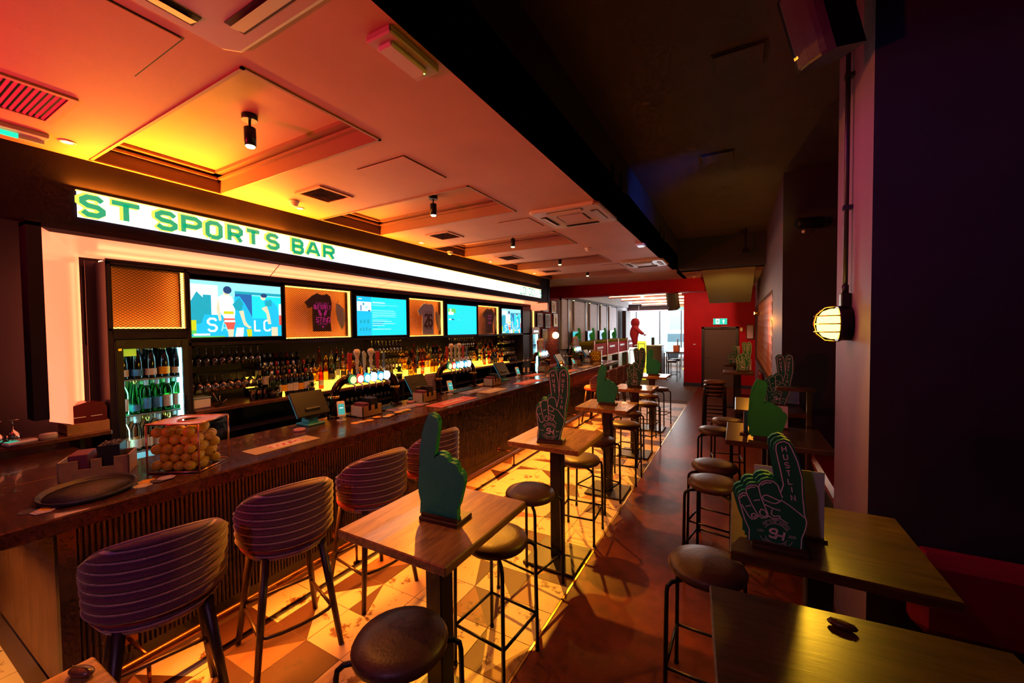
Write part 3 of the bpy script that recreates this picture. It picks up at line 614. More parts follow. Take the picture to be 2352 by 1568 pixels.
# ------------------------------------------------------------------ ceiling fixtures
WARM=(1.0,.62,.22)
LENS=emis('spot_lens',(1.0,.78,.30),12)
sp0=thing('ceiling_spotlight','x','spotlight',(0,0,0),group='spotlights hanging in the coffers')
part('mount',MB().lathe([(.048,0),(.048,-.035)],16),BLKM,sp0); part('stem',MB().tube([(0,0,-.03),(0,0,-.085)],.008,8),BLKM,sp0)
part('barrel',MB().lathe([(.028,-.08),(.036,-.085),(.036,-.205),(.030,-.205)],16),BLKM,sp0); part('lens',MB().lathe([(.030,-.204),(.024,-.214),(.0001,-.218)],16),LENS,sp0)
lbs=['nearest hanging spotlight, in the big first coffer','second hanging spotlight counted from the camera','third hanging spotlight counted from the camera','fourth hanging spotlight counted from the camera','farthest hanging spotlight, in the last coffer']
for i,((y0,y1),x) in enumerate(zip(COFF,(-2.88,-2.90,-2.98,-3.02,-3.10))):
    loc=(x,(y0+y1)/2,ZC+.165); o=sp0 if i==0 else dup(sp0,loc)
    o.location=loc; o['label']=lbs[i]
    spot('spot_light',(loc[0],loc[1],loc[2]-.235),(-1.85-loc[0],-1.80,-2.13),SPOTP*(1.0 if i else .6),(1.0,.36,.02),34,1.0,.03)
    spot('spot_spill',(loc[0],loc[1],loc[2]-.235),(-.1,0,-1),65,(1.0,.34,.04),140,.8,.03)
def vent(x0,x1,y0,y1,label,along='x'):
    t=thing('ceiling_vent',label,'vent',(x0,y0,ZC),group='square grilles in the bar ceiling'); W,D=x1-x0,y1-y0; b=.03
    part('frame',MB().box((0,0,-.012),(W,b,0)).box((0,D-b,-.012),(W,D,0)).box((0,b,-.012),(b,D-b,0)).box((W-b,b,-.012),(W,D-b,0)),CEIL,t)
    part('duct_shadow',MB().quad((b,b,-.001),(b,D-b,-.001),(W-b,D-b,-.001),(W-b,b,-.001)),GRILLE,t)
    n=14 if along=='x' else 12
    for k in range(n):
        if along=='x':
            y=b+(k+.5)*(D-2*b)/n; part('slat',MB().quad((b,y-.006,-.002),(W-b,y-.006,-.002),(W-b,y+.004,-.011),(b,y+.004,-.011)),CEIL,t)
        else:
            x=b+(k+.5)*(W-2*b)/n; part('slat',MB().quad((x-.006,b,-.002),(x-.006,D-b,-.002),(x+.004,D-b,-.011),(x+.004,b,-.011)),CEIL,t)
vent(-3.68,-3.185,.40,.80,'big slatted ceiling grille at the left edge of the frame')
vent(-3.60,-3.235,2.305,2.665,'slatted ceiling grille between the first two coffers','y')
vent(-3.69,-3.31,4.205,4.57,'slatted ceiling grille between the second and third coffers','y')
vent(-3.76,-3.41,6.10,6.54,'slatted ceiling grille between the third and fourth coffers','y')
vent(-3.82,-3.45,8.08,8.45,'slatted ceiling grille before the last coffer','y')
for x0,x1,y0,y1,lb in ((-2.66,-2.13,.33,.875,'large painted access hatch beside the nearest air unit'),(-2.67,-2.155,2.232,2.745,'painted access hatch after the first coffer'),(-2.54,-2.11,4.20,4.625,'painted access hatch beside the second air unit'),(-2.42,-2.05,8.05,8.45,'painted access hatch near the last coffers')):
    t=thing('access_hatch',lb,'hatch',(x0,y0,ZC),group='access hatches in the bar ceiling'); W,D=x1-x0,y1-y0
    part('panel',MB().box((.008,.008,-.007),(W-.008,D-.008,-.002),bev=.002),CEIL,t)
    part('gap',MB().quad((0,0,-.001),(0,D,-.001),(W,D,-.001),(W,0,-.001)),GRILLE,t)
ACM=mat('ac_plastic',(.55,.44,.42),.4)
def ac(x0,y0,label):
    t=thing('air_conditioner',label,'air conditioner',(x0,y0,ZC),group='ceiling air conditioning cassettes'); W=.80
    def rr(i,z,c=.05):
        a,b=i,W-i; return [(a+c,a,z),(b-c,a,z),(b,a+c,z),(b,b-c,z),(b-c,b,z),(a+c,b,z),(a,b-c,z),(a,a+c,z)]
    vs=rr(0,0)+rr(0,-.018)+rr(.02,-.03)+rr(.235,-.03,.03); fs=[]
    for k in range(3):
        for j in range(8): fs.append((k*8+(j+1)%8,k*8+j,k*8+8+j,k*8+8+(j+1)%8))
    part('frame',MB().add(vs,fs),ACM,t)
    c=.235; part('grille',MB().add(rr(c,-.026,.03),[(7,6,5,4,3,2,1,0)]),GRILLE,t)
    n=26
    for k in range(n):
        y=c+.02+(k+.5)*(W-2*c-.04)/n; 
        part('grille_slat',MB().box((c+.02,y-.003,-.036),(W-c-.02,y+.003,-.027)),ACM,t)
    for k in range(4):
        m=MB().box((.2,.065,-.033),(.6,.145,-.0305)); lo=part('outlet',m,GRILLE,t); l2=part('louvre',MB().quad((.21,.075,-.034),(.59,.075,-.034),(.59,.13,-.047),(.21,.13,-.047)).quad((.21,.13,-.0475),(.59,.13,-.0475),(.59,.075,-.0345),(.21,.075,-.0345)),ACM,t)
        for o in (lo,l2):
            Mx=Matrix.Translation((.4,.4,0))@Matrix.Rotation(k*math.pi/2,4,'Z')@Matrix.Translation((-.4,-.4,0)); o.data.transform(Mx)
ac(-2.035,.236,'nearest ceiling air unit, cut by the top edge'); ac(-2.03,3.99,'second ceiling air unit beside the dark soffit'); ac(-2.0,7.89,'farthest ceiling air unit near the soffit end')
t=thing('emergency_light','rectangular emergency light box with a frosted lens on the ceiling','emergency light',(-1.43,1.26,ZC))
part('box',MB().box((0,0,-.035),(.148,.325,0),bev=.006),ACM,t); part('diffuser',MB().box((.03,.035,-.058),(.118,.275,-.035),bev=.008),mat('frosted_lens',(.7,.66,.68),.3),t); part('status_led',MB().lathe([(.004,-.0595),(.0001,-.0595)],8,(.105,.262,0)),emis('green_led',(.2,1,.1),6),t)
t=thing('emergency_light','small square emergency light by the soffit edge','emergency light',(-1.36,6.33,ZC))
part('box',MB().box((0,0,-.03),(.13,.16,0),bev=.005),WHITEP,t); part('diffuser',MB().box((.02,.03,-.045),(.11,.13,-.03),bev=.006),emis('pale_glow',(.9,.95,1),.8),t)
t=thing('exit_box','ceiling exit light box with a green lit edge at the left frame edge','exit sign',(-4.0,.60,ZC))
part('box',MB().box((0,0,-.03),(.10,.24,0),bev=.004),GREYP,t); part('green_face',MB().box((.012,.02,-.055),(.03,.12,-.03)),emis('exit_green',(.0,.8,.25),2.5),t); part('pale_face',MB().box((.012,.12,-.055),(.03,.23,-.03)),WHITEP,t)
def downl(x,y,label):
    t=thing('downlight',label,'downlight',(x,y,ZC),group='recessed downlights along the fascia')
    part('trim_ring',MB().lathe([(.045,0),(.045,-.006),(.030,-.008),(.030,-.002)],18),WHITEP,t); part('lens',MB().lathe([(.030,-.003),(.0001,-.003)],14),LENS,t)
    spot('downlight_beam',(x,y,ZC-.02),(0,0,-1),6,(1,.6,.2),80,.8,.02)
for x,y,l in ((-3.95,.93,'nearest recessed downlight, before the first coffer'),(-4.01,2.62,'recessed downlight beside the smoke detector'),(-4.07,4.55,'recessed downlight by the third coffer'),(-4.10,6.5,'recessed downlight by the fourth coffer'),(-4.10,8.4,'farthest recessed downlight by the fascia')): downl(x,y,l)
for x,y,l in ((-3.84,2.45,'white smoke detector near the fascia between the first coffers'),(-2.09,6.25,'white smoke detector in the middle of the ceiling'),(-4.13,5.30,'flat white detector dome against the fascia')):
    t=thing('smoke_detector',l,'smoke detector',(x,y,ZC)); part('base',MB().lathe([(.05,0),(.05,-.016),(.044,-.02)],18),WHITEP,t); part('chamber',MB().lathe([(.040,-.018),(.036,-.045),(.018,-.055),(.0001,-.055)],18),WHITEP,t)
for x,y in ((.0,3.4),(-.2,5.2)):
    t=thing('ceiling_plate','flat dark cover plate on the dark ceiling'+(', nearer one' if y<4 else ', with a raised edge'),'cover plate',(x,y,ZU)); part('plate',MB().box((-.16,-.12,-.018),(.16,.12,0),bev=.004),UPPER,t); part('rim',MB().box((-.175,-.135,-.006),(.175,.135,0)),DARK,t)
for y in (4.2,4.55,7.2,7.55):
    t=thing('soffit_vent','dark slatted vent high on the soffit face'+{4.2:', nearest one',4.55:', second one',7.2:', third one',7.55:', farthest one'}[y],'vent',(XS,y,3.55)); part('frame',MB().box((0,0,0),(.012,.26,.18)),BLACK,t)
    for k in range(6): part('slat',MB().box((.012,.015,.02+k*.025),(.02,.245,.032+k*.025)),DARK,t)
# ------------------------------------------------------------------ speakers and coloured spots
def speaker(loc,rot,s,label):
    t=thing('loudspeaker',label,'loudspeaker',loc); t.rotation_euler=rot; t.scale=(s,s,s)
    pf=[(-.11,-.10),(-.06,-.13),(0,-.14),(.06,-.13),(.11,-.10),(.07,.13),(-.07,.13)]
    part('cabinet',MB().prism(pf,(0,0,-.19),(1,0,0),(0,1,0),(0,0,.38)),BLACK,t)
    pg=[(-.10,-.103),(-.06,-.133),(0,-.144),(.06,-.133),(.10,-.103),(.06,-.128),(0,-.138),(-.06,-.128)]
    part('grille',MB().prism(pg,(0,0,-.175),(1,0,0),(0,1,0),(0,0,.35)),mat('speaker_grille',(.10,.08,.09),.55,bump=.6,bscale=260),t)
    part('badge',MB().box((-.07,-.14,-.13),(-.045,-.134,-.115)),CHROME,t); part('yoke',MB().tube([(0,0,.19),(0,.05,.30),(.05,.1,.42)],.014,6),BLKM,t)
speaker((.37,2.60,3.56),(R(20),0,R(-52)),1.0,'large black loudspeaker hung high by the near column')
t=thing('par_lamp','small blue-lit spotlight can mounted high on the middle column','stage light',(.78,6.02,3.25)); t.rotation_euler=(0,0,R(20))
part('can',MB().lathe([(.055,-.16),(.065,-.15),(.065,.10),(.04,.13)],14,ax='x'),BLKM,t); part('bracket',MB().tube([(0,0,0),(0,.05,.08),(0,.16,.08)],.012,6),BLKM,t); part('knob',MB().sphere((-.08,0,-.10),.022),WHITEP,t)
t=thing('par_lamp','small dark spotlight beneath the cross beam beside the stairs','stage light',(.15,9.2,3.5)); part('can',MB().lathe([(.055,-.12),(.06,-.1),(.06,.10),(.04,.13)],12,ax='y'),BLKM,t); part('bracket',MB().tube([(0,0,0),(0,0,.45)],.012,6),BLKM,t)
# ------------------------------------------------------------------ bulkhead lamp on the near column
AMB=emis('bulkhead_glass',(1.0,.56,.06),11)
t=thing('bulkhead_lamp','lit yellow bulkhead lamp in a wire cage on the near column','wall lamp',(.62,3.20,2.015))
part('back_box',MB().lathe([(.105,0),(.105,-.05),(.112,-.055),(.112,-.07)],24,ax='x'),BLKM,t)
pr=[(.095,-.07),(.095,-.10),(.08,-.14),(.045,-.165),(.0001,-.17)]; part('glass_dome',MB().lathe(pr,24,ax='x'),AMB,t)
cg=MB(); 
for zz in (-.05,0,.05):
    r0=math.sqrt(.112**2-zz**2); cg.tube([(-.07,-r0,zz),(-.13,-r0*.92,zz),(-.172,-r0*.5,zz),(-.185,0,zz),(-.172,r0*.5,zz),(-.13,r0*.92,zz),(-.07,r0,zz)],.004,6)
cg.tube([(-.07,0,-.112),(-.13,0,-.105),(-.175,0,-.06),(-.187,0,0),(-.175,0,.06),(-.13,0,.105),(-.07,0,.112)],.0045,6); part('wire_cage',cg,BRASS,t)
part('gland',MB().box((-.055,-.03,.10),(-.005,.03,.19),bev=.006).tube([(-.03,0,.19),(-.03,0,.24)],.018,8),BLKM,t)
spot('bulkhead_glow',(.425,3.20,2.015),(-.7,-.8,-.6),BULK,(1.0,.52,.02),140,.6,.07)
t=thing('conduit_pipe','black conduit pipe running up the near column to the lamp','pipe',(.59,3.20,2.22)); part('pipe',MB().tube([(0,0,0),(0,0,1.73)],.013,8),BLACK,t)
for z in (.5,1.3): part('clip',MB().box((-.017,-.02,z),(.03,.02,z+.025)),BLACK,t)
# exit sign over the far door and small wall things
t=thing('exit_sign','lit green running-man exit sign above the far door','exit sign',(-.68,14.86,2.09)); part('box',MB().box((0,0,0),(.42,.04,.21),bev=.005),GREYP,t); part('face',MB().quad((.01,-.002,.01),(.41,-.002,.01),(.41,-.002,.20),(.01,-.002,.20)),emis('exit_face',(.0,.55,.38),1.3),t)
mb=MB(); mb.add([(.08,-.003,.03),(.19,-.003,.03),(.19,-.003,.19),(.08,-.003,.19)],[(0,1,2,3)]); mb.add([(.27,-.003,.11),(.35,-.003,.11),(.31,-.003,.18)],[(0,1,2)]).add([(.295,-.003,.03),(.325,-.003,.03),(.325,-.003,.11),(.295,-.003,.11)],[(0,1,2,3)]); part('arrow_and_doorway',mb,emis('exit_white',(.85,1,.95),1.4),t)
mb=MB(); 
for st in ([(.15,.155),(.15,.16)],[(.148,.145),(.13,.10),(.155,.075),(.145,.045)],[(.13,.10),(.11,.07),(.09,.06)],[(.142,.135),(.165,.12),(.175,.13)],[(.14,.135),(.115,.125),(.105,.105)]): mb.stroke(st,.016,(0,-.0038,0),(1,0,0),(0,0,1))
part('running_man',mb,emis('exit_dark',(.0,.35,.22),1.0),t)
t=thing('wall_frame','pale framed notice on the red end wall beside the door','picture',(.28,14.86,1.62)); part('frame',MB().box((0,0,0),(.20,.03,.45)),BLACK,t); part('sheet',MB().box((.02,-.005,.02),(.18,0,.43)),mat('notice_pink',(.65,.40,.36),.7),t)
t=thing('call_point','small yellow alarm box by the door top corner','alarm box',(.10,14.87,1.86)); part('box',MB().box((0,0,0),(.08,.03,.13),bev=.006),mat('yellow_plastic',(.8,.55,.05),.5),t); part('cap',MB().box((.02,-.01,.03),(.06,0,.09)),WHITEP,t)
t=thing('door_sign','tiny pale plate on the red wall left of the door','sign',(-1.28,14.885,1.42)); part('plate',MB().box((0,0,0),(.07,.012,.03)),WHITEP,t); part('line',MB().box((.01,-.002,.012),(.06,0,.018)),REDP,t)
t=thing('brick_spot','small yellow spotlight lighting the diagonal copper bricks','spotlight',(.45,11.9,2.35)); part('arm',MB().tube([(.15,0,.02),(0,0,.02)],.012,6),BRASS,t); part('head',MB().lathe([(.03,-.06),(.045,.05)],12,ax='x'),BRASS,t); part('lens',MB().lathe([(.04,-.062),(.0001,-.062)],12,ax='x'),LENS,t)
spot('brick_wash',(.33,8.1,2.55),(.24,1.2,-.85),10,(1,.5,.1),80,.8,.03)
# ------------------------------------------------------------------ tables
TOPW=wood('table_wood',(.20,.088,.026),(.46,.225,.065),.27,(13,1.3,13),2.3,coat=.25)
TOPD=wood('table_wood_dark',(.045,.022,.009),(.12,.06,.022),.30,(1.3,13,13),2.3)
POSTM=mat('table_post_black',(.018,.015,.016),.4)
def table(x0,x1,y0,y1,m,label,group,rz=0,post='single'):
    cx,cy=(x0+x1)/2,(y0+y1)/2; t=thing('poseur_table',label,'table',(cx,cy,0),rz,group); a,b=(x1-x0)/2,(y1-y0)/2
    part('table_top',MB().box((-a,-b,1.028),(a,b,1.07),bev=.005),m,t)
    part('bracket',MB().box((-.2,-.04,1.0),(.2,.04,1.028)).box((-.04,-.2,1.0),(.04,.2,1.028)),BLKM,t)
    part('post',MB().box((-.05,-.05,.025),(.05,.05,1.0),bev=.006),POSTM,t)
    part('base_plate',MB().box((-.23,-.23,0),(.23,.23,.025),bev=.006),POSTM,t); return t
G1='square high tables along the bar aisle'; G2='wide high tables along the banquette'
table(-1.63,-.99,1.21,1.90,TOPW,'nearest square high table with a plain green foam hand',G1)
table(-1.67,-1.04,2.87,3.53,TOPW,'second square high table, with a printed two-finger foam hand',G1)
table(-1.68,-1.06,4.52,5.13,TOPW,'third square high table, with a plain green foam hand',G1)
table(-1.70,-1.09,6.16,6.76,TOPW,'fourth square high table from the camera',G1)
table(-1.76,-1.15,7.94,8.56,TOPW,'farthest square high table along the aisle',G1)
table(-1.62,-.98,-.28,.39,TOPW,'square high table corner at the bottom left of the frame',G1)
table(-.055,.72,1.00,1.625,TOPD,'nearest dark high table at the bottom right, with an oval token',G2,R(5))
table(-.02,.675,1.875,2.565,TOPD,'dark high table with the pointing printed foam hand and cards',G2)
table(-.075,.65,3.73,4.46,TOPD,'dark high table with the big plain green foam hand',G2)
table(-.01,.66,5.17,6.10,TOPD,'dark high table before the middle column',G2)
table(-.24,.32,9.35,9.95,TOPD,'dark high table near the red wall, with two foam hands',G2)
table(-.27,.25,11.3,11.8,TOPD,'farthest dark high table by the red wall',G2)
# ------------------------------------------------------------------ backless stools
STS=mat('stool_vinyl',(.085,.036,.026),.42,noise=.2,nscale=14,bump=.15,bscale=90)
st0=thing('bar_stool','x','stool',(0,0,0),group='x')
part('seat',MB().lathe([(.10,.70),(.178,.702),(.19,.715),(.192,.735),(.18,.755),(.12,.768),(.0001,.772)],28),STS,st0)
for sx in (-1,1):
    for sy in (-1,1):
        p=[(sx*.06,sy*.06,.69),(sx*.10,sy*.11,.692),(sx*.15,sy*.155,.688),(sx*.168,sy*.172,.67),(sx*.172,sy*.176,.64),(sx*.178,sy*.182,.0)]
        part('leg',MB().tube(p,.0115,8).lathe([(.014,0),(.014,.02)],8,(sx*.178,sy*.182,0)),BLKM,st0)
for z,s_ in ((.24,.1765),):
    for A,B in (((-s_,-s_,z),(s_,-s_,z)),((s_,-s_,z),(s_,s_,z)),((s_,s_,z),(-s_,s_,z)),((-s_,s_,z),(-s_,-s_,z))): part('stretcher',MB().tube([A,B],.009,6),BLKM,st0)
part('seat_plate',MB().box((-.09,-.09,.685),(.09,.09,.70)),BLKM,st0)
STO=[(-1.19,1.165,'nearest round stool, in front of the first square table','s1'),(-1.265,2.03,'round stool behind the first square table','s1'),(-1.39,2.74,'round stool in front of the second square table','s1'),(-1.32,3.68,'round stool behind the second square table','s1'),
(-1.36,4.40,'round stool in front of the third square table','s1'),(-1.28,5.30,'round stool behind the third square table','s1'),(-1.40,6.03,'round stool in front of the fourth square table','s1'),(-1.32,6.92,'round stool behind the fourth square table','s1'),(-1.45,7.78,'round stool in front of the farthest square table','s1'),(-1.40,8.72,'round stool behind the farthest square table','s1'),
(-.13,2.32,'nearest round stool on the right of the aisle','s2'),(-.155,3.60,'round stool in front of the plain green hand table, nearer of the pair','s2'),(-.17,4.06,'round stool beside the plain green hand table, half under it','s2'),(-.22,5.48,'round stool before the middle column table','s2'),(-.10,6.1,'round stool beside the middle column table','s2')]
for i,(x,y,l,g) in enumerate(STO):
    o=st0 if i==0 else dup(st0,(x,y,0),R(random.uniform(-14,14)))
    o.location=(x,y,0); o['label']=l; o['group']='round stools at the square tables' if g=='s1' else 'round stools on the right'
# stack of stools by the red wall
for k in range(4): dup(st0,(-.36,8.55,.0+k*.075),R(4*k-6),['bottom stool of the stack by the far dark table','second stool of the stack by the far dark table','third stool of the stack by the far dark table','top stool of the stack by the far dark table'][k],'stacked stools')
# ------------------------------------------------------------------ upholstered bar chairs
def fabric():
    m=bpy.data.materials.new('striped_fabric'); m.use_nodes=True; nt=m.node_tree; b=nt.nodes['Principled BSDF']
    tc=nt.nodes.new('ShaderNodeTexCoord'); sx=nt.nodes.new('ShaderNodeSeparateXYZ'); nt.links.new(tc.outputs['Object'],sx.inputs[0])
    mm=nt.nodes.new('ShaderNodeMath'); mm.operation='MULTIPLY'; mm.inputs[1].default_value=1/.0455; nt.links.new(sx.outputs[2],mm.inputs[0])
    fr=nt.nodes.new('ShaderNodeMath'); fr.operation='FRACT'; nt.links.new(mm.outputs[0],fr.inputs[0])
    r=nt.nodes.new('ShaderNodeValToRGB'); e=r.color_ramp.elements; r.color_ramp.interpolation='CONSTANT'
    e[0].position=0; e[0].color=(.12,.022,.095,1); e[1].position=.30; e[1].color=(.50,.27,.50,1); k=e.new(.52); k.color=(.015,.004,.014,1); k=e.new(.66); k.color=(.15,.03,.09,1)
    n=nt.nodes.new('ShaderNodeTexNoise'); n.inputs['Scale'].default_value=260; nt.links.new(tc.outputs['Object'],n.inputs[0])
    mx=nt.nodes.new('ShaderNodeMixRGB'); mx.blend_type='MULTIPLY'; mx.inputs[0].default_value=.8
    r2=nt.nodes.new('ShaderNodeValToRGB'); r2.color_ramp.elements[0].position=.35; r2.color_ramp.elements[1].position=.62; r2.color_ramp.elements[0].color=(.35,.35,.35,1)
    nt.links.new(n.outputs[0],r2.inputs[0]); nt.links.new(fr.outputs[0],r.inputs[0]); nt.links.new(r.outputs[0],mx.inputs[1]); nt.links.new(r2.outputs[0],mx.inputs[2]); nt.links.new(mx.outputs[0],b.inputs['Base Color'])
    b.inputs['Roughness'].default_value=.75; b.inputs['Sheen Weight'].default_value=.4; MATS['fab']=m; return m
FAB=fabric(); CORAL=mat('coral_seat',(.42,.05,.04),.6); LEGW=mat('dark_chair_leg',(.035,.014,.010),.4)
ch0=thing('bar_chair','x','bar chair',(0,0,0),group='x')
# local: chair faces -x (to the bar); the back wraps round +x
na,nz=30,29; vs=[]; fs=[]
def shell(rad,inner):
    out=[]
    for i in range(na+1):
        a=R(-98+196*i/na); ca=math.cos(a)
        top=.755+.345*(.52+.48*max(0,ca)**.6); bot=.735+.02*(1-max(0,ca))
        for j in range(nz):
            t=j/(nz-1); z=bot+(top-bot)*t
            rr=rad*(1+.03*t)+(0 if inner else .011*abs(math.sin(math.pi*(z-.735)/.0455)))
            if j in(0,nz-1): rr=rad*(1+.03*t)+(.012 if inner else -.012)
            out.append((rr*.98*math.cos(a)-.02,rr*1.0*math.sin(a),z+(.0 if j<nz-1 else .006)))
    return out
mb=MB(); A=shell(.262,False); B=shell(.212,True); n1=(na+1)*nz
vs=A+B
for i in range(na):
    for j in range(nz-1):
        p=i*nz+j; fs.append((p,p+nz,p+nz+1,p+1)); q=p+n1; fs.append((q+1,q+nz+1,q+nz,q))
for i in range(na):
    p=i*nz+nz-1; fs.append((p,p+nz,p+nz+n1,p+n1)); p=i*nz; fs.append((p+n1,p+nz+n1,p+nz,p))
for j in range(nz-1):
    fs.append((j,j+1,j+1+n1,j+n1)); p=na*nz+j; fs.append((p+1,p,p+n1,p+n1+1))
mb.add(vs,fs,True); part('backrest',mb,FAB,ch0)
pip=[]
for i in range(na+1):
    a=R(-98+196*i/na); ca=math.cos(a); pip.append((.242*math.cos(a)*1.0-.02,.244*math.sin(a),.755+.345*(.52+.48*max(0,ca)**.6)+.006))
part('piping',MB().tube(pip,.008,6),mat('piping_purple',(.22,.10,.16),.5),ch0)
part('seat',MB().lathe([(.14,.68),(.235,.685),(.25,.71),(.25,.745),(.22,.775),(.0001,.785)],28,(-.03,0,0)),CORAL,ch0)
part('seat_shell',MB().lathe([(.10,.665),(.225,.67),(.25,.72)],24,(-.02,0,0)),FAB,ch0)
for sx,sy in ((1,1),(1,-1),(-1,1),(-1,-1)):
    part('leg',MB().tube([(sx*.155-.02,sy*.155,.69),(sx*.235-.02,sy*.235,0)],[.025,.016],10),LEGW,ch0)
part('foot_bar',MB().tube([(-.212,-.195,.27),(-.212,.195,.27)],.011,8),LEGW,ch0)
part('side_bar',MB().tube([(-.21,-.2,.24),(.17,-.2,.24)],.010,8),LEGW,ch0); part('side_bar',MB().tube([(-.21,.2,.24),(.17,.2,.24)],.010,8),LEGW,ch0)
part('back_bar',MB().tube([(.165,-.195,.25)]+[(.165+.05*math.cos(R(a)),.195*math.sin(R(a)),.25) for a in(-60,-30,0,30,60)]+[(.165,.195,.25)],.011,8),LEGW,ch0)
CHS=[(-2.46,.835,-14,'nearest striped bar chair, at the bottom left of the frame'),(-2.47,1.475,-16,'second striped bar chair along the bar'),(-2.47,2.16,-8,'third striped bar chair, behind the first table'),(-2.48,2.86,-4,'fourth striped bar chair, half hidden by the nearest foam hand')]+[(-2.60,8.35+k*.66,-4,['first of the far red bar chairs, nearest the camera','second of the far red bar chairs','third of the far red bar chairs','farthest red bar chair at the bar end'][k]) for k in range(4)]
for i,(x,y,rz,l) in enumerate(CHS):
    o=ch0 if i==0 else dup(ch0,(x,y,0)); o.location=(x,y,0); o.rotation_euler=(0,0,R(rz)); o['label']=l; o['group']='striped bar chairs at the near end' if i<4 else 'bar chairs at the far end'
# ------------------------------------------------------------------ banquettes
REDV=mat('red_vinyl',(.30,.012,.03),.33,noise=.15,nscale=6,bump=.1,bscale=40)
t=thing('banquette','dark red vinyl banquette in the bottom right corner','bench',(.76,.4,0),group='red banquettes by the right wall')
part('base',MB().box((.05,0,0),(.67,2.36,.38)),BLACK,t); part('seat_cushion',MB().box((0,0,.38),(.67,2.22,.50),bev=.035),REDV,t); part('back_cushion',MB().box((.53,0,.50),(.665,2.2,.98),bev=.06),REDV,t); part('end_cushion',MB().box((.0,2.20,.50),(.67,2.36,.90),bev=.05),REDV,t)
t=thing('banquette','dark red vinyl banquette between the two columns','bench',(.76,3.66,0),group='red banquettes by the right wall')
part('base',MB().box((.05,0,0),(.67,2.48,.38)),BLACK,t); part('seat_cushion',MB().box((0,.10,.38),(.67,2.48,.50),bev=.035),REDV,t); part('back_cushion',MB().box((.53,.0,.50),(.665,2.48,.98),bev=.06),REDV,t)
for y,l in ((3.75,'nearer slim coat rail on the near column side'),):
    t=thing('partition_rail','slim wooden shelf end with a brass upright behind the near column','rail',(.55,4.55,0)); part('upright',MB().box((.02,-.02,.5),(.06,.02,1.42)),BRASS,t); part('shelf_end',MB().box((-.22,-.06,1.40),(.08,.06,1.43)),TOPD,t)
t=thing('red_bench','low red bench under the diagonal brick wall','bench',(.02,10.15,0)); part('seat',MB().box((0,0,.40),(.48,.95,.52),bev=.03),REDV,t); part('base',MB().box((.03,0,0),(.48,.95,.40)),BLACK,t); part('back',MB().box((.42,0,.52),(.48,.95,.98),bev=.02),REDV,t)
# ------------------------------------------------------------------ foam hands
def rect_pts(pts,x0,y0,x1,y1,wid):
    k=(y1-y0)/(x1-x0); s=wid/(x1-x0); out=[]
    for x,y in pts: out.append(((x-(x0+x1)/2)*s,(y0-(y-k*(x-x0)))*s*1.02))
    return out
PO=(240,1340,850,1465,.20)
POINT=[(240,1340),(240,1195),(195,1085),(145,900),(118,790),(130,735),(168,702),(212,692),(222,640),(262,602),(330,600),(352,612),(392,562),(450,546),(520,562),(572,604),(598,655),(562,450),(518,200),(522,132),(562,86),(630,70),(690,100),(732,180),(792,350),(838,600),(850,850),(872,1080),(870,1180),(836,1300),(850,1465)]
PL=[[(262,1340),(262,1200),(215,1085),(165,900),(140,795),(152,752),(185,730),(230,740)],[(230,740),(222,690),(240,650),(275,630),(330,635),(362,660)],[(362,660),(372,625),(405,590),(455,575),(520,590),(568,640),(600,740),(620,800)],[(600,730),(628,640),(600,480),(545,200),(548,135),(580,105),(630,98),(680,130),(712,200),(770,360),(815,560),(825,800)],[(825,790),(845,1000),(868,1100),(855,1190),(820,1300),(812,1460)],
 [(230,740),(290,880),(360,1020)],[(175,880),(260,1040)],[(260,1040),(290,1068),(330,1065),(358,1035),(360,1005)],[(362,660),(390,790),(470,1010)],[(360,1020),(400,1055),(445,1050),(478,1025)],[(470,1020),(520,1060),(590,1060)],[(415,770),(450,760),(600,840),(550,870),(500,860),(420,820),(405,790),(415,770)],[(600,820),(700,900),(790,985),(850,1045)],[(430,880),(520,930),(600,960)],[(510,940),(503,1000),(530,1030),(590,1025),(600,1060),(680,1120)],[(375,975),(395,940),(430,955),(465,1020),(420,1035),(385,1015),(375,975)],[(310,830),(380,822)],[(220,905),(280,895)],[(285,1010),(315,995),(340,1020),(320,1045),(290,1040),(285,1010)],[(155,800),(185,765),(225,768)],[(240,685),(280,655),(325,662)],[(390,635),(440,605),(505,608)]]
VO=(250,1420,690,1485,.175)
PEACE=[(245,1420),(262,1330),(275,1240),(245,1080),(225,900),(238,805),(285,770),(328,765),(330,705),(372,672),(450,685),(478,640),(530,622),(525,560),(500,350),(480,200),(512,150),(570,130),(630,152),(662,205),(688,330),(694,190),(740,150),(800,150),(852,200),(884,350),(872,650),(832,850),(802,1050),(792,1160),(735,1300),(692,1485)]
VL=[[(262,1415),(285,1240),(260,1080),(240,900),(255,820),(290,795),(325,785)],[(325,790),(328,725),(375,690),(440,700),(465,715)],[(465,715),(480,670),(530,645),(590,660),(625,720),(640,850)],[(540,625),(510,350),(497,205),(525,165),(570,152),(618,168),(645,220),(672,400),(690,640)],[(640,840),(680,680),(700,450),(705,210),(745,170),(795,168),(835,215),(850,350),(850,620),(805,850),(785,1080),(770,1180),(715,1310),(672,1480)],
 [(325,790),(380,1050)],[(255,920),(310,1080)],[(465,715),(470,880),(490,1060)],[(310,1080),(345,1105),(385,1075)],[(385,1060),(440,1090),(490,1060)],[(490,1060),(530,1085),(575,1080),(630,1160)],[(480,810),(500,795),(585,870),(560,920),(520,905),(470,870),(480,810)],[(600,870),(660,900),(780,1080)],[(480,930),(540,980),(600,1000)],[(515,990),(510,1040),(570,1060),(585,1000)],[(400,1050),(410,1000),(435,980),(460,1010),(465,1060)],[(375,880),(435,870)],[(290,945),(340,935)]]
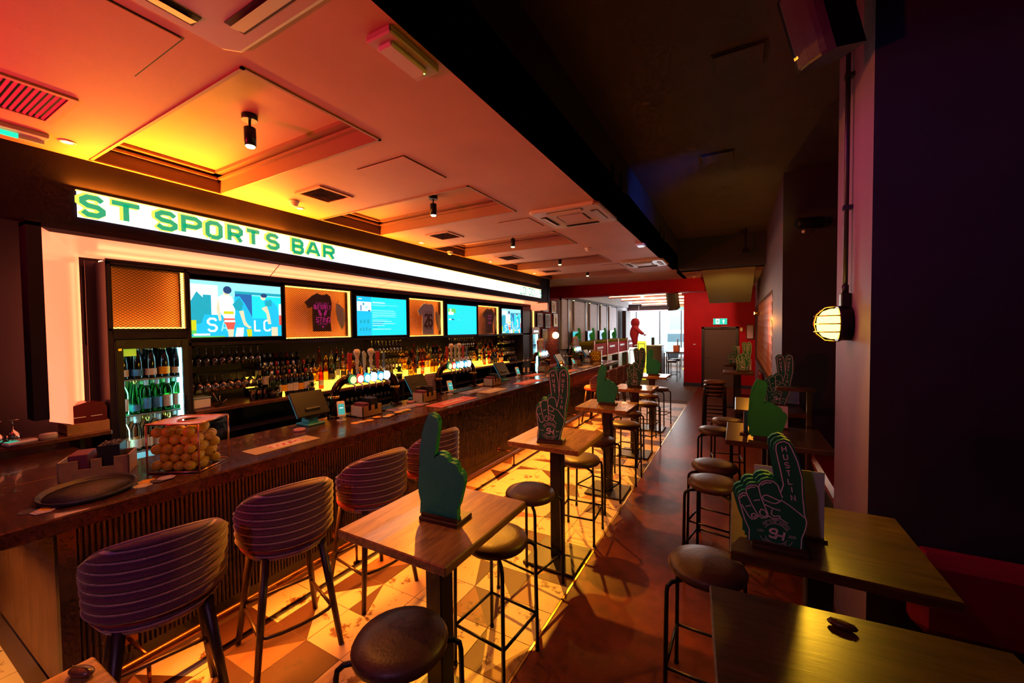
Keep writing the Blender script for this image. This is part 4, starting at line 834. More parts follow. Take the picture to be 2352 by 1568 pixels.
FG=mat('foam_green',(.008,.36,.17),.7,bump=.2,bscale=120); FGD=mat('foam_green_print',(.004,.15,.08),.6); FGL=mat('foam_green_bright',(.02,.42,.06),.7,bump=.2,bscale=120); FW=mat('print_white',(.80,.72,.80),.6)
STANDM=mat('stand_wood',(.05,.02,.012),.5)
def logo(mb,cx,cz,r,y):
    o=(0,y,0); ex,ey=(1,0,0),(0,0,1)
    text(mb,'S',(cx-.30*r,y,cz-.42*r),ex,ey,.85*r,1.35,.72,slant=.18); text(mb,'H',(cx+.24*r,y,cz-.55*r),ex,ey,.85*r,1.35,.72,slant=.18)
    for a0,a1,rr,wd in ((25,155,1.0,.05),(205,335,1.0,.05),(35,145,1.38,.05),(200,340,1.42,.05)):
        mb.stroke([(cx+rr*r*math.cos(R(a0+(a1-a0)*k/16)),cz+rr*r*math.sin(R(a0+(a1-a0)*k/16))) for k in range(17)],wd*r,o,ex,ey)
    for txt,a0,a1,up in (('THE SIDE HUSTLE',150,30,1),('SPORTS BAR!',215,325,-1)):
        n=len(txt)
        for i,c in enumerate(txt):
            a=R(a0+(a1-a0)*(i+.5)/n); rr=1.19*r; d=Vector((math.cos(a),0,math.sin(a)))
            e2=d if up>0 else -d; e1=Vector((e2.z,0,-e2.x))
            p=Vector((cx,y,cz))+d*rr-e2*.09*r; text(mb,c,p,e1,e2,.18*r,1.0,.7)
    text(mb,'LDN',(cx-1.32*r,y,cz-.05*r),ex,ey,.20*r,1,.7); text(mb,'2025',(cx+1.32*r,y,cz-.12*r),ex,ey,.20*r,1,.6)
def hand(kind,loc,s,label,printed,layers=2,green=None,rz=0,flip=False,lean=0):
    t=thing('foam_hand',label,'foam hand',loc,rz,'green foam hands on the tables'); t.scale=(s,s,s)
    O=PO if kind=='point' else VO; pts=rect_pts(POINT if kind=='point' else PEACE,*O)
    if flip: pts=[(-x,z) for x,z in pts][::-1]
    pts=pts[::-1]; th=.022; gm=green or FG
    for k in range(layers):
        dx=-.009*k; y=k*(th+.010)
        if layers>1 and not printed: dx=-.018*k
        part('foam_layer',MB().prism(pts,(dx,y,.018+.004*k),(1,0,0),(0,0,1),(0,th,0),mi=1 if printed else 0,mside=0),[gm,FGD if printed else gm],t)
    if printed:
        mb=MB()
        for ln in (PL if kind=='point' else VL): mb.stroke(rect_pts(ln,*O),.0042,(0,-.0012,.018),(1,0,0),(0,0,1))
        part('printed_lines',mb,FW,t); mb=MB()
        def col(xs): # column of letters down a finger
            (xa,ya),(xb,yb)=rect_pts([xs[0],xs[1]],*O)
            d=Vector((xb-xa,0,yb-ya)); n=len(xs[2])
            for i,c in enumerate(xs[2]):
                p=Vector((xa,-.0014,ya+.018))+d*(i/(n-1)); e2=-d.normalized(); e1=Vector((e2.z,0,-e2.x)); text(mb,c,p-e2*xs[3]/2,e1,e2,xs[3],1.05,.62)
        if kind=='point': col(((630,190),(730,800),'HUSTLIN',.0215))
        else: col(((770,262),(728,850),'HUSTLIN',.024)); col(((568,245),(602,540),'HUST',.024))
        part('lettering',mb,FW,t); mb=MB()
        c=rect_pts([(555,1250) if kind=='point' else (500,1275)],*O)[0]; logo(mb,c[0],c[1]+.018,.042 if kind=='point' else .045,-.0014); part('emblem',mb,FW,t)
    part('stand',MB().box((-.085,-.03,0),(.115,.10,.018),bev=.003).box((-.08,-.018,.018),(.11,-.006,.03)),STANDM,t); return t
hand('point',(-1.265,1.50,1.07),1.10,'plain dark green foam hand on the nearest square table',False,2,rz=R(4),flip=True)
hand('peace',(-1.34,2.98,1.07),1.08,'printed two-finger foam hand on the second square table',True,3,rz=R(10))
hand('point',(-1.385,4.80,1.07),1.04,'plain green foam hand on the third square table',False,2,rz=R(2),flip=True)
hand('peace',(-1.405,6.40,1.07),1.10,'printed two-finger foam hand on the fourth square table',True,2,rz=R(12))
hand('point',(-1.43,8.20,1.07),1.08,'plain green foam hand on the farthest square table',False,2,rz=R(2),flip=True)
hand('point',(.145,1.965,1.07),1.0,'large printed pointing foam hand in the right foreground',True,3,rz=R(-1))
hand('point',(.215,3.86,1.07),1.05,'bright plain green foam hand on the right, behind the pointing one',False,2,FGL,rz=R(-2),flip=True)
hand('peace',(.40,5.55,1.07),1.08,'printed two-finger foam hand before the middle column',True,2,rz=R(-4))
hand('point',(-.06,11.5,1.07),1.0,'printed pointing foam hand on the far dark table',True,2)
hand('peace',(.10,9.60,1.07),1.1,'printed two-finger foam hand on the far dark table',True,2)
CARD=mat('card_white',(.66,.56,.62),.7)
def card(x,y,w_,h_,label,rz=0):
    t=thing('menu_card',label,'menu card',(x,y,1.07),rz); part('sheet',MB().box((0,0,.012),(w_,.004,h_)),CARD,t); part('foot',MB().box((-.01,-.02,0),(w_+.01,.03,.014),bev=.002),STANDM,t)
card(.075,2.13,.26,.30,'pale menu card behind the large pointing foam hand',R(2)); card(.06,3.98,.10,.20,'narrow pale menu card beside the bright green hand',R(70)); card(.50,5.75,.15,.22,'pale menu card behind the two-finger hand by the middle column'); card(.27,4.35,.14,.21,'cream menu card just behind the bright green hand'); card(.16,9.85,.12,.26,'pinkish menu card on the far dark table'); card(-.02,11.65,.1,.45,'tall narrow menu card on the farthest dark table')
TOK=mat('token_wood',(.12,.045,.03),.28,noise=.3,nscale=30)
for x,y,rz,l in ((-1.572,.349,20,'brown oval token on the corner table at the bottom left'),(.269,1.543,-10,'brown oval token on the nearest dark table')):
    t=thing('oval_token',l,'token',(x+.02,y,1.07),R(rz)); part('body',MB().sphere((0,0,.012),.012,16,8,sc=(3.2,1.5,1)),TOK,t); part('seam',MB().box((-.03,-.0012,.0232),(.03,.0012,.0245)),STANDM,t)
# ------------------------------------------------------------------ bottle kinds
GLC=glassy('clear_glass',(.96,.98,1.0),.25,.04); GLA=glassy('amber_glass',(1.0,.55,.16),.25,.05); GLG=glassy('green_glass',(.30,.85,.35),.25,.05); GLP=glassy('rose_glass',(1.0,.72,.50),.25,.05); GLR=glassy('red_glass',(.95,.20,.10),.25,.05)
DKG=mat('dark_bottle',(.008,.012,.010),.12,coat=.5); PAPER=mat('label_paper',(.72,.68,.62),.7); PAPERB=mat('label_blue',(.05,.25,.55),.6); PAPERY=mat('label_yellow',(.95,.50,.02),.6); PAPERD=mat('label_dark',(.10,.06,.06),.6)
FOILS=mat('foil_silver',(.70,.72,.74),.25,metal=.8); FOILG=mat('foil_gold',(.75,.50,.12),.25,metal=.9); FOILR=mat('foil_red',(.35,.02,.02),.35,metal=.4); FOILB=mat('foil_black',(.02,.02,.03),.35); CAPW=mat('cap_white',(.78,.80,.80),.4)
WINE=[(.036,0),(.0375,.01),(.0375,.19),(.033,.215),(.018,.245),(.0145,.26),(.0145,.305),(.0155,.31),(.0001,.312)]
CHAMP=[(.042,0),(.044,.012),(.044,.15),(.038,.19),(.024,.235),(.0165,.27),(.0165,.31),(.0001,.312)]
TALL=[(.035,0),(.036,.01),(.036,.13),(.030,.18),(.018,.25),(.0145,.28),(.0145,.335),(.0001,.337)]
ROUND=[(.038,0),(.041,.01),(.041,.15),(.034,.18),(.016,.20),(.014,.25),(.0001,.252)]
SQUAT=[(.044,0),(.048,.01),(.048,.11),(.042,.14),(.018,.165),(.016,.20),(.0001,.202)]
SLIM=[(.030,0),(.032,.01),(.032,.18),(.026,.21),(.014,.23),(.0125,.29),(.0001,.292)]
def bottle(prof,gm,cm,lm,lz,caph=.05,pour=False,shield=False,gname='bottles'):
    t=thing('bottle','x','bottle',(0,0,-5),group=gname); R0=max(r for r,z in prof)
    part('glass_body',MB().lathe(prof,16),gm,t); zt=prof[-1][1]; rn=prof[-2][0]
    part('cap',MB().lathe([(rn+.0015,zt-caph),(rn+.0015,zt+.001),(.0001,zt+.002)],12),cm,t)
    if lm:
        z0,z1=lz; n=9; vs=[];  # label wraps the front (+x side)
        for i in range(n):
            a=R(-75+150*i/(n-1)); vs+= [((R0+.001)*math.cos(a),(R0+.001)*math.sin(a),z0),((R0+.001)*math.cos(a),(R0+.001)*math.sin(a),z1)]
        lo=part('label',MB().add(vs,[(2*i,2*i+2,2*i+3,2*i+1) for i in range(n-1)],True),lm,t)
        part('print_mark',MB().add([((R0+.0016)*math.cos(R(a)),(R0+.0016)*math.sin(R(a)),z0+(z1-z0)*f) for a,f in((-22,.62),(22,.62),(22,.76),(-22,.76))],[(0,1,2,3)]),PAPERD if lm in(PAPER,PAPERY) else PAPER,lo)
    if pour: part('pourer',MB().tube([(0,0,zt),(.004,0,zt+.03),(.016,0,zt+.058)],[.007,.005,.003],6),CHROME,t)
    return t
ORD='first second third fourth fifth sixth seventh eighth ninth tenth eleventh twelfth thirteenth fourteenth fifteenth sixteenth seventeenth'.split()
SPN=['amber round','amber squat','clear slim','tall amber','clear round','dark squat','red slim','plain amber','dark tall']
def place(proto,lst,label,group):
    """first spot takes the prototype copy, the rest its copies"""
    for (x,y,z) in lst: dup(proto,(x,y,z),R(random.uniform(-12,12)),label,group)
protos=[]
def P_(*a,**k): t=bottle(*a,**k); protos.append(t); return t
bRedA=P_(WINE,DKG,FOILR,PAPER,(.05,.14),.06); bRedB=P_(WINE,DKG,FOILS,PAPER,(.045,.145),.06); bRedC=P_(WINE,DKG,FOILB,PAPERY,(.05,.13),.06)
bChS=P_(CHAMP,DKG,FOILS,PAPER,(.03,.09),.10); bChG=P_(CHAMP,DKG,FOILG,PAPERY,(.03,.10),.10); bChB=P_(CHAMP,DKG,FOILS,PAPERB,(.03,.09),.10)
bWhA=P_(WINE,GLG,CAPW,PAPERB,(.04,.14),.055); bWhB=P_(WINE,GLG,CAPW,PAPER,(.04,.15),.055); bWhT=P_(TALL,GLG,FOILG,PAPERB,(.03,.09),.06); bWhD=P_(TALL,DKG,FOILG,PAPER,(.03,.10),.06)
bRo=P_(WINE,GLP,CAPW,PAPER,(.03,.11),.055); bRoG=P_(WINE,GLP,FOILG,PAPER,(.03,.11),.055)
sp_=[P_(ROUND,GLA,FOILB,PAPER,(.04,.11),.03,True),P_(SQUAT,GLA,FOILG,PAPERY,(.03,.09),.03,True),P_(SLIM,GLC,FOILS,PAPER,(.05,.14),.03,True),P_(TALL,GLA,FOILR,PAPERD,(.04,.11),.04,True),P_(ROUND,GLC,CAPW,PAPERB,(.04,.10),.03,True),P_(SQUAT,DKG,FOILB,PAPERD,(.03,.09),.03,True),P_(SLIM,GLR,FOILR,PAPER,(.05,.12),.03,True),P_(ROUND,GLA,FOILG,None,(0,0),.03,False),P_(WINE,DKG,FOILR,PAPERD,(.05,.13),.05,True)]
# stepped shelf; amber light boxes under the spirits
AMBX=emis('amber_lightbox',(1.0,.52,.04),AMBE)
for y0,y1,lit,lb in ((2.70,3.28,False,'black stepped shelf under the red wine bottles'),(3.32,4.40,True,'first glowing amber step shelf behind the nearest beer tap'),(5.02,6.36,True,'second glowing amber step shelf behind the middle beer tap'),(7.12,8.28,True,'farthest glowing amber step shelf of the back bar')):
    t=thing('step_shelf',lb,'shelf',(-5.18,y0,1.225))
    for k,(x0,x1,zz) in enumerate(((.0,.14,.20),(.14,.27,.10))):
        part('step',MB().box((x0,0,0),(x1-.002,y1-y0,zz)),AMBX if lit else BLACK,t)
    if lit: part('front_light_pad',MB().box((.27,0,0),(.46,y1-y0,.012)),AMBX,t)
XS_=[-5.11,-4.975,-4.83]; ZS=[1.425,1.325,1.225]
for r in range(3):
    n=8
    for k in range(n):
        p=[bRedA,bRedB,bRedB,bRedA,bRedC,bRedA,bRedB,bRedC][(k+r)%8]
        dup(p,(XS_[r],2.745+k*.0715,ZS[r]),R(random.uniform(-10,10)),'red wine bottle, %s from left, %s row beside the glass racks'%(ORD[k],['top','middle','front'][r]),'red wine bottles, '+['top row','middle row','front row'][r])
for bi,(y0,y1) in enumerate(((3.36,4.36),(5.06,6.32),(7.16,8.24))):
    for r in range(3):
        n=int((y1-y0)/.092)
        for k in range(n):
            p=random.choice(sp_)
            if r==2 and random.random()<.25: continue
            lb='%s spirit bottle, %s from left, %s tier of the %s amber shelf'%(SPN[sp_.index(p)],ORD[k],['top','middle','front'][r],['first','second','farthest'][bi])
            dup(p,(XS_[r],y0+.03+k*.092+random.uniform(-.008,.008),ZS[r]+(.012 if r==2 else 0)),R(random.uniform(-15,15)),lb,'spirits, '+['first','second','farthest'][bi]+' bay '+['top','middle','front'][r])
# ------------------------------------------------------------------ hanging glasses
GLS=glassy('stemware',(.90,.92,.97),.55,.06)
gA=thing('wine_glass','x','glass',(0,0,-5),group='g'); part('glass',MB().lathe([(.032,0),(.030,-.004),(.005,-.010),(.004,-.085),(.010,-.095),(.027,-.115),(.030,-.14),(.029,-.195)],14),GLS,gA); protos.append(gA)
gB=thing('wine_glass','x','glass',(0,0,-5),group='g'); part('glass',MB().lathe([(.034,0),(.032,-.004),(.005,-.010),(.004,-.075),(.014,-.085),(.036,-.11),(.040,-.14),(.034,-.185)],14),GLS,gB); protos.append(gB)
gC=thing('tumbler','x','glass',(0,0,-5),group='g'); part('glass',MB().lathe([(.028,0),(.030,.004),(.034,.115),(.032,.115),(.027,.010)],14),GLS,gC); protos.append(gC)
for ri,(y0,y1) in enumerate(((2.02,2.62),(4.45,4.95),(6.42,7.06),(8.32,8.92))):
    for ti,(z,g) in enumerate(((1.85,gA),(1.56,gB))):
        nm=['nearest','second','third','farthest'][ri]; tn=['upper','lower'][ti]
        t=thing('glass_rack','%s bar of the %s hanging glass rack'%(tn,nm),'rack',(-5.15,y0-.04,z)); 
        for k in range(3): part('rail',MB().box((.02+k*.13,0,-.004),(.05+k*.13,y1-y0+.08,.006)),BLKM,t)
        [part('wall_bar',MB().box((-.12,q,.006),(.34,q+.02,.02)),BLKM,t) for q in (0,y1-y0+.06)]
        n=int((y1-y0)/.075)
        for row,x in enumerate((-5.05,-4.92)):
            for k in range(n+1): dup(g,(x,y0+k*.075+(.02 if row else 0),z-.004),0,'hanging stemmed glass, %s from left, %s row, %s bar of the %s rack'%(ORD[k],['back','front'][row],tn,nm),'%s rack %s glasses'%(nm,tn))
for k in range(16): dup(gC,(-4.80,3.45+k*.078,.96),0,'tumbler on the dark shelf under the back counter, %s from left'%ORD[k],'tumblers under the counter')
for k in range(9): dup(gC,(-4.78-.07*(k%2),2.50+k*.034,1.225),0,'small tumbler on the back counter before the wine bottles, %s from left'%ORD[k],'tumblers by the wine bottles')
for k in range(6): dup(gC,(-4.78,8.35+k*.075,1.225),0,'tumbler on the far end of the back counter, %s from left'%ORD[k],'tumblers at the far end')
# steel shakers near the second shelf
SHK=mat('shaker_blue_steel',(.15,.25,.45),.2,metal=.9)
for k in range(4):
    t=thing('cocktail_shaker','tall blue steel shaker beside the second beer tap, %s from left'%ORD[k],'shaker',(-4.76,6.40+k*.11,1.225),group='shakers by the second tap'); part('cup',MB().lathe([(.030,0),(.036,.17)],14),SHK,t); part('lid',MB().lathe([(.037,.168),(.025,.20),(.012,.225),(.0001,.23)],14),CHROME,t)
# lit jars, herbs, ice tub and candle
def herb(x,y,z,s,label):
    t=thing('potted_herb',label,'plant',(x,y,z)); part('pot',MB().lathe([(.035*s,0),(.045*s,.07*s),(.04*s,.07*s)],12),BLACK,t); rr=random.Random(int(y*100)); mb=MB()
    for k in range(70):
        a=rr.uniform(0,6.28); e=rr.uniform(.1,1.5); d=Vector((math.cos(a)*math.cos(e),math.sin(a)*math.cos(e),math.sin(e))); c=Vector((0,0,.08*s))+d*rr.uniform(.03,.085)*s
        u=d.cross(Vector((0,0,1))).normalized()*.017*s; v_=d*.022*s+Vector((0,0,-.006*s)); mb.quad(c-v_,c+u,c+v_,c-u)
    stuff(part('leaves',mb,mat('herb_green',(.05,.12,.015),.6),t))
herb(-4.75,2.72,1.225,1.2,'green potted herb before the front wine bottles'); herb(-4.74,3.20,1.225,.8,'small green herb by the end of the wine bottles'); herb(-4.74,4.72,1.225,1.2,'dark herb pot between the two amber shelves')
t=thing('ice_tub','pale plastic tub on the near end of the back counter','tub',(-4.85,1.98,1.225)); part('tub',MB().box((-.09,-.06,0),(.09,.10,.10),bev=.012),WHITEP,t); part('lid',MB().box((-.095,-.065,.10),(.095,.105,.115),bev=.006),mat('lid_blue',(.25,.40,.5),.5),t)
t=thing('bar_spoon_pot','small pot of bar spoons beside the pale tub','pot',(-4.76,2.16,1.225)); part('pot',MB().lathe([(.05,0),(.05,.012),(.03,.015)],14),BLKM,t)
for k in range(3): part('spoon',MB().tube([(0,0,.012),(-.01+.03*k,-.06+.05*k,.15-.04*k)],.004,6),CHROME,t)
t=thing('table_candle','small glowing amber candle jar before the herb pot','candle',(-4.69,2.80,1.225)); part('jar',MB().lathe([(.012,0),(.016,.02),(.010,.07)],10),emis('candle_glow',(1,.5,.04),3),t); part('base',MB().lathe([(.02,0),(.02,.006)],10),BRASS,t)
t=thing('lit_menu_box','bright yellow lit block beside the wine bottles','light box',(-5.16,2.62,1.33)); part('block',MB().box((0,0,0),(.05,.075,.13)),AMBX,t); part('plinth',MB().box((-.02,-.01,-.105),(.07,.085,0)),BLACK,t)
# ------------------------------------------------------------------ bottle fridge
def fridge(x,y0,y1,z0,z1,label,shelves):
    t=thing('bottle_fridge',label,'fridge',(x,y0,0)); W=y1-y0; D=.50
    part('carcass',MB().box((-D,0,z0-.1),(-D+.02,W,z1)).box((-D,0,z0-.1),(0,.02,z1)).box((-D,W-.02,z0-.1),(0,W,z1)).box((-D,0,z1-.02),(0,W,z1)).box((-D,0,z0-.1),(0,W,z0)),mat('fridge_liner',(.60,.66,.68),.4),t)
    b=.045; part('door_frame',MB().box((0,0,z0-.1),(.025,b,z1)).box((0,W-b,z0-.1),(.025,W,z1)).box((0,b,z1-.08),(.025,W-b,z1)).box((0,b,z0-.1),(.025,W-b,z0)),BLACK,t)
    part('glass_pane',MB().quad((.012,b,z0),(.012,W-b,z0),(.012,W-b,z1-.08),(.012,b,z1-.08)),glassy('fridge_glass',(.97,1,1),.12,.02),t)
    part('led_tube',MB().box((-.05,W-.05,z0),(-.03,W-.025,z1-.09)),emis('led_cyan',(.35,.92,1.0),FRG),t); part('led_tube',MB().box((-.06,.03,z0),(-.04,.045,z1-.09)),emis('led_cyan',(.35,.92,1.0),FRG),t)
    for z in shelves: part('shelf',MB().box((-D+.02,.02,z-.012),(-.03,W-.02,z)),mat('fridge_shelf',(.25,.35,.38),.3),t)
    for k in range(14): part('shelf_clip',MB().box((-.30,W-.024,z0+.1+k*.055),(-.08,W-.019,z0+.125+k*.055)),WHITEP,t)
    part('door_handle',MB().box((.025,W-.035,(z0+z1)/2-.12),(.045,W-.015,(z0+z1)/2+.12),bev=.004),BLKM,t); return t
fr=fridge(XC,1.34,1.86,.62,1.945,'tall glass door fridge of champagne and wine, lit cyan',(1.585,1.265,.93))
part('price_card',MB().box((.014,.05,1.80),(.016,.135,1.865)),mat('card_lime',(.45,.80,.05),.6,emit=.4,ecol=(.4,.9,.05)),fr); part('lock_sticker',MB().box((.026,.012,1.85),(.028,.035,1.87)),BRASS,fr)
def row(z,lst,xs,label,grp):
    for ri,x in enumerate(xs):
        n=len(lst)
        for k,p in enumerate(lst): dup(p,(x,1.405+k*(.40/(n-1))+(.012 if ri else 0),z),R(random.uniform(-8,8)-25),label+', %s from left, '%ORD[k]+('in front' if ri==0 else 'behind'),grp)
row(1.585,[bChS,bChB,bChS,bChG,bChS],(-4.78,-4.90),'champagne bottle on the top fridge shelf','champagne bottles in the fridge')
row(1.265,[bWhB,bWhT,bWhA,bWhA,bWhB,bWhB],(-4.78,-4.90),'white wine bottle on the middle fridge shelf','white wine bottles in the fridge')
row(.93,[bRo,bRo,bRoG,bRo,bRoG,bRo],(-4.78,-4.90),'rose wine bottle on the lower fridge shelf','rose wine bottles in the fridge')
f2=fridge(XC,9.42,9.86,.3,2.02,'far glass door drinks fridge with a lit header','x'and(1.5,1.1,.7)); part('header',MB().box((0,0,1.87),(.03,.44,2.06)),GREYP,f2)
mb=MB(); dashes(mb,8,(.032,.22,1.92),(0,1,0),(0,0,1),.06,.30); part('header_lettering',mb,emis('header_white',(.9,.95,1),1.6),f2)
for z in (1.5,1.1,.7):
    for k in range(4): dup(sp_[4],(-4.78,9.52+k*.085,z),0,'small bottle, %s from left, on the %s shelf of the far drinks fridge'%(ORD[k],{1.5:'top',1.1:'middle',.7:'low'}[z]),'bottles in the far fridge')
# ------------------------------------------------------------------ left service counter
t=thing('service_counter','narrow wooden service counter at the left under the glowing panel','counter',(-4.62,-.4,0)); part('top',MB().box((-.33,0,1.15),(0,1.68,1.185),bev=.004),CTW,t); [part('bracket',MB().box((-.33,q,1.0),(-.06,q+.03,1.15)),BLACK,t) for q in (.1,1.5)]
KRAFT=mat('kraft_board',(.38,.22,.09),.7,noise=.15,nscale=30)
t=thing('cash_drawer_box','flat open kraft box on the service counter by the fridge','box',(-4.72,1.03,1.185)); part('front',MB().box((.04,0,0),(.05,.25,.085)),KRAFT,t); part('sides',MB().box((-.18,0,0),(.04,.008,.085)).box((-.18,.242,0),(.04,.25,.085)),KRAFT,t); part('floor_board',MB().box((-.18,0,0),(.04,.25,.006)),KRAFT,t)
t=thing('black_basket','glossy dark domed caddy resting on the kraft box','caddy',(-4.79,1.06,1.19)); prf=[(-.0,.0),(.22,0),(.22,.16),(.20,.20),(.10,.215),(.02,.19),(0,.14)]
part('shell',MB().prism(prf,(-.07,0,.03),(0,1,0),(0,0,1),(.14,0,0)),mat('gloss_maroon',(.10,.01,.02),.2),t)
for k in range(4): part('slot',MB().box((.0702,.02+.10*(k%2),.06+.06*(k//2)),(.072,.09+.10*(k%2),.066+.06*(k//2))),WHITEP,t)
t=thing('tape_roll','pale round tin on the service counter','tin',(-4.68,.93,1.185)); part('body',MB().lathe([(.05,0),(.05,.035),(.045,.037)],18),mat('tin_cream',(.55,.50,.30),.5),t); part('lid',MB().lathe([(.048,.037),(.046,.044),(.0001,.046)],18),PAPER,t)
t=thing('card_terminal','white handheld card terminal lying on the service counter','card reader',(-4.66,.80,1.185),R(15)); part('body',MB().box((-.035,-.10,0),(.035,.07,.028),bev=.010),WHITEP,t); part('screen',MB().box((-.027,-.09,.028),(.027,-.03,.030)),emis('term_green',(.05,.6,.35),.7),t); part('keypad',MB().box((-.025,-.02,.028),(.025,.05,.030)),GREYP,t)
for k in range(3): dup(gB,(-4.70,.60+.08*k,1.185+.185),0,'upturned wine glass at the left edge of the service counter, %s from left'%ORD[k],'glasses at the left edge').rotation_euler=(0,0,0)
# ------------------------------------------------------------------ beer taps
TAPM=mat('tap_bronze',(.06,.035,.02),.12,metal=1)
def tap(x,y0,y1,label,n,near=True):
    t=thing('beer_tap',label,'beer tap',(x,y0,1.10)); W=y1-y0; r=.042; h=.38; c=.16
    path=[(0,0,.01),(0,0,h-c)]+[(0,c-c*math.cos(R(a)),h-c+c*math.sin(R(a))) for a in(15,30,45,60,75,90)]+[(0,W-c+c*math.sin(R(a)),h-c+c*math.cos(R(a))) for a in(0,15,30,45,60,75,90)]+[(0,W,.01)]
    part('arch_tube',MB().tube(path,r,14),TAPM,t)
    for y in (0,W):
        part('base_flange',MB().lathe([(.075,0),(.075,.015),(.05,.03)],18,(0,y,0)),TAPM,t); part('collar',MB().lathe([(.048,.20),(.05,.205),(.05,.225),(.048,.23)],16,(0,y,0)),BRASS,t)
        for k in range(3): part('collar_stud',MB().sphere((.055*math.cos(k*2.1),y+.055*math.sin(k*2.1),.215),.011,8,6),BRASS,t)
    LC=[((.02,.16,.05),(.75,.85,.30)),((.75,.05,.03),(1,.8,.7)),((.0,.45,.55),(.55,.9,1)),((.75,.95,1),(.75,.95,1)),((.0,.35,.60),(.6,.95,1)),((.85,.97,1),(.85,.97,1)),((.85,.65,.05),(1,.9,.2))]
    HN=['blade','baluster','paddle','baluster','blade','slim']
    for k in range(n):
        y=c+.03+(W-2*c-.06)*k/(n-1); a,b=LC[k%7]
        le=part('badge',MB().lathe([(.052,.045),(.052,.060),(.046,.064)],20,(0,y,h),ax='x'),emis('badge_rim%d'%(k%7),a,1.3),t)
        part('badge_face',MB().lathe([(.040,.0645),(.0001,.0655)],18,(0,y,h-.004),ax='x'),emis('badge_face%d'%(k%7),b,1.6),le)
        part('spout',MB().tube([(.05,y,h-.05),(.085,y,h-.06),(.09,y,h-.12)],.009,8),CHROME,t)
        part('valve',MB().lathe([(.012,h+.03),(.014,h+.075),(.008,h+.085)],10,(.01,y,0)),CHROME,t)
        z=h+.085; kind=HN[k%6]; hx=.01
        if kind=='blade': part('handle',MB().prism([(-.012,0),(.012,0),(.026,.15),(.026,.20),(-.026,.20),(-.026,.15)],(hx-.008,y,z),(0,1,0),(0,0,1),(.016,0,0)),mat('handle_red',(.35,.02,.03),.4),t)
        elif kind=='baluster': part('handle',MB().lathe([(.008,0),(.018,.03),(.012,.06),(.024,.10),(.014,.14),(.034,.19),(.038,.21),(.024,.235),(.0001,.24)],14,(hx,y,z)),mat('handle_ivory',(.55,.50,.42),.4),t)
        elif kind=='paddle': part('handle',MB().prism([(-.010,0),(.010,0),(.030,.18),(.0,.215),(-.022,.20)],(hx-.007,y,z),(0,1,0),(0,0,1),(.014,0,0)),mat('handle_steel',(.40,.45,.50),.35),t)
        else: part('handle',MB().prism([(-.009,0),(.009,0),(.014,.18),(-.014,.18)],(hx-.007,y,z),(0,1,0),(0,0,1),(.014,0,0)),mat('handle_blue',(.10,.16,.35),.4),t)
    part('drip_tray',MB().box((.04,.10,.0),(.20,W-.1,.014),bev=.003),BLKM,t)
tap(-3.66,2.72,3.58,'nearest bronze arch beer tap with round lit badges',6); tap(-3.68,4.42,5.28,'second bronze arch beer tap along the bar',6); tap(-3.68,7.45,8.20,'third bronze arch beer tap, before the far fridge',6); tap(-3.68,9.55,10.35,'farthest bronze arch beer tap on the bar',6)
# ------------------------------------------------------------------ tills
TEALS=mat('till_side_teal',(.02,.22,.26),.35)
def till(x,y,rz,label):
    t=thing('till',label,'till',(x,y,1.10),R(rz))
    part('foot',MB().box((-.10,-.09,0),(.10,.09,.02),bev=.006),TEALS,t); part('neck',MB().prism([(-.07,0),(.05,0),(.01,.13),(-.05,.13)],(0,-.05,.02),(1,0,0),(0,0,1),(0,.10,0)),TEALS,t)
    mb=MB().box((-.012,-.17,-.13),(.014,.17,.13),bev=.006).xf(Matrix.Translation((-.01,0,.20))@Matrix.Rotation(R(-32),4,'Y')); part('screen_housing',mb,BLACK,t)
    mb=MB().box((-.016,-.165,-.125),(-.012,.165,.125)).xf(Matrix.Translation((-.01,0,.20))@Matrix.Rotation(R(-32),4,'Y')); part('lit_screen',mb,emis('till_screen',(.03,.45,.60),.8),t)
    part('rear_cover',MB().box((.0,-.08,.06),(.05,.08,.17),bev=.01),BLACK,t)
till(-3.62,2.42,0,'nearest black till screen with teal edges on the bar'); till(-3.66,3.98,0,'second till, edge-on behind the napkin box'); till(-3.64,6.12,0,'third till, dark screen between the taps'); till(-3.58,8.65,0,'fourth till near the brass bell lamp'); till(-3.62,10.75,0,'farthest till near the bar end')
def reader(x,y,rz,label):
    t=thing('card_reader',label,'card reader',(x,y,1.10),R(rz)); part('stand',MB().lathe([(.045,0),(.045,.008),(.018,.016),(.016,.07)],16),WHITEP,t)
    Mx=Matrix.Translation((.0,0,.115))@Matrix.Rotation(R(58),4,'Y')
    part('body',MB().box((-.085,-.038,-.014),(.085,.038,.014),bev=.010).xf(Mx.copy()@Matrix.Rotation(R(0),4,'Z')),WHITEP,t); part('screen',MB().box((-.05,-.029,.014),(.062,.029,.016)).xf(Mx),emis('reader_teal',(.02,.42,.36),.9),t); part('screen_word',MB().box((-.012,-.018,.0162),(-.002,.018,.0168)).xf(Mx),emis('reader_white',(.9,1,1),1),t)
reader(-3.48,2.66,-30,'nearest white card reader on a stand, beside the till'); reader(-3.50,4.45,-30,'second white card reader, behind the red bar mat'); reader(-3.60,6.62,-30,'third white card reader beside the dark till'); reader(-3.44,9.15,-30,'fourth card reader near the far till')
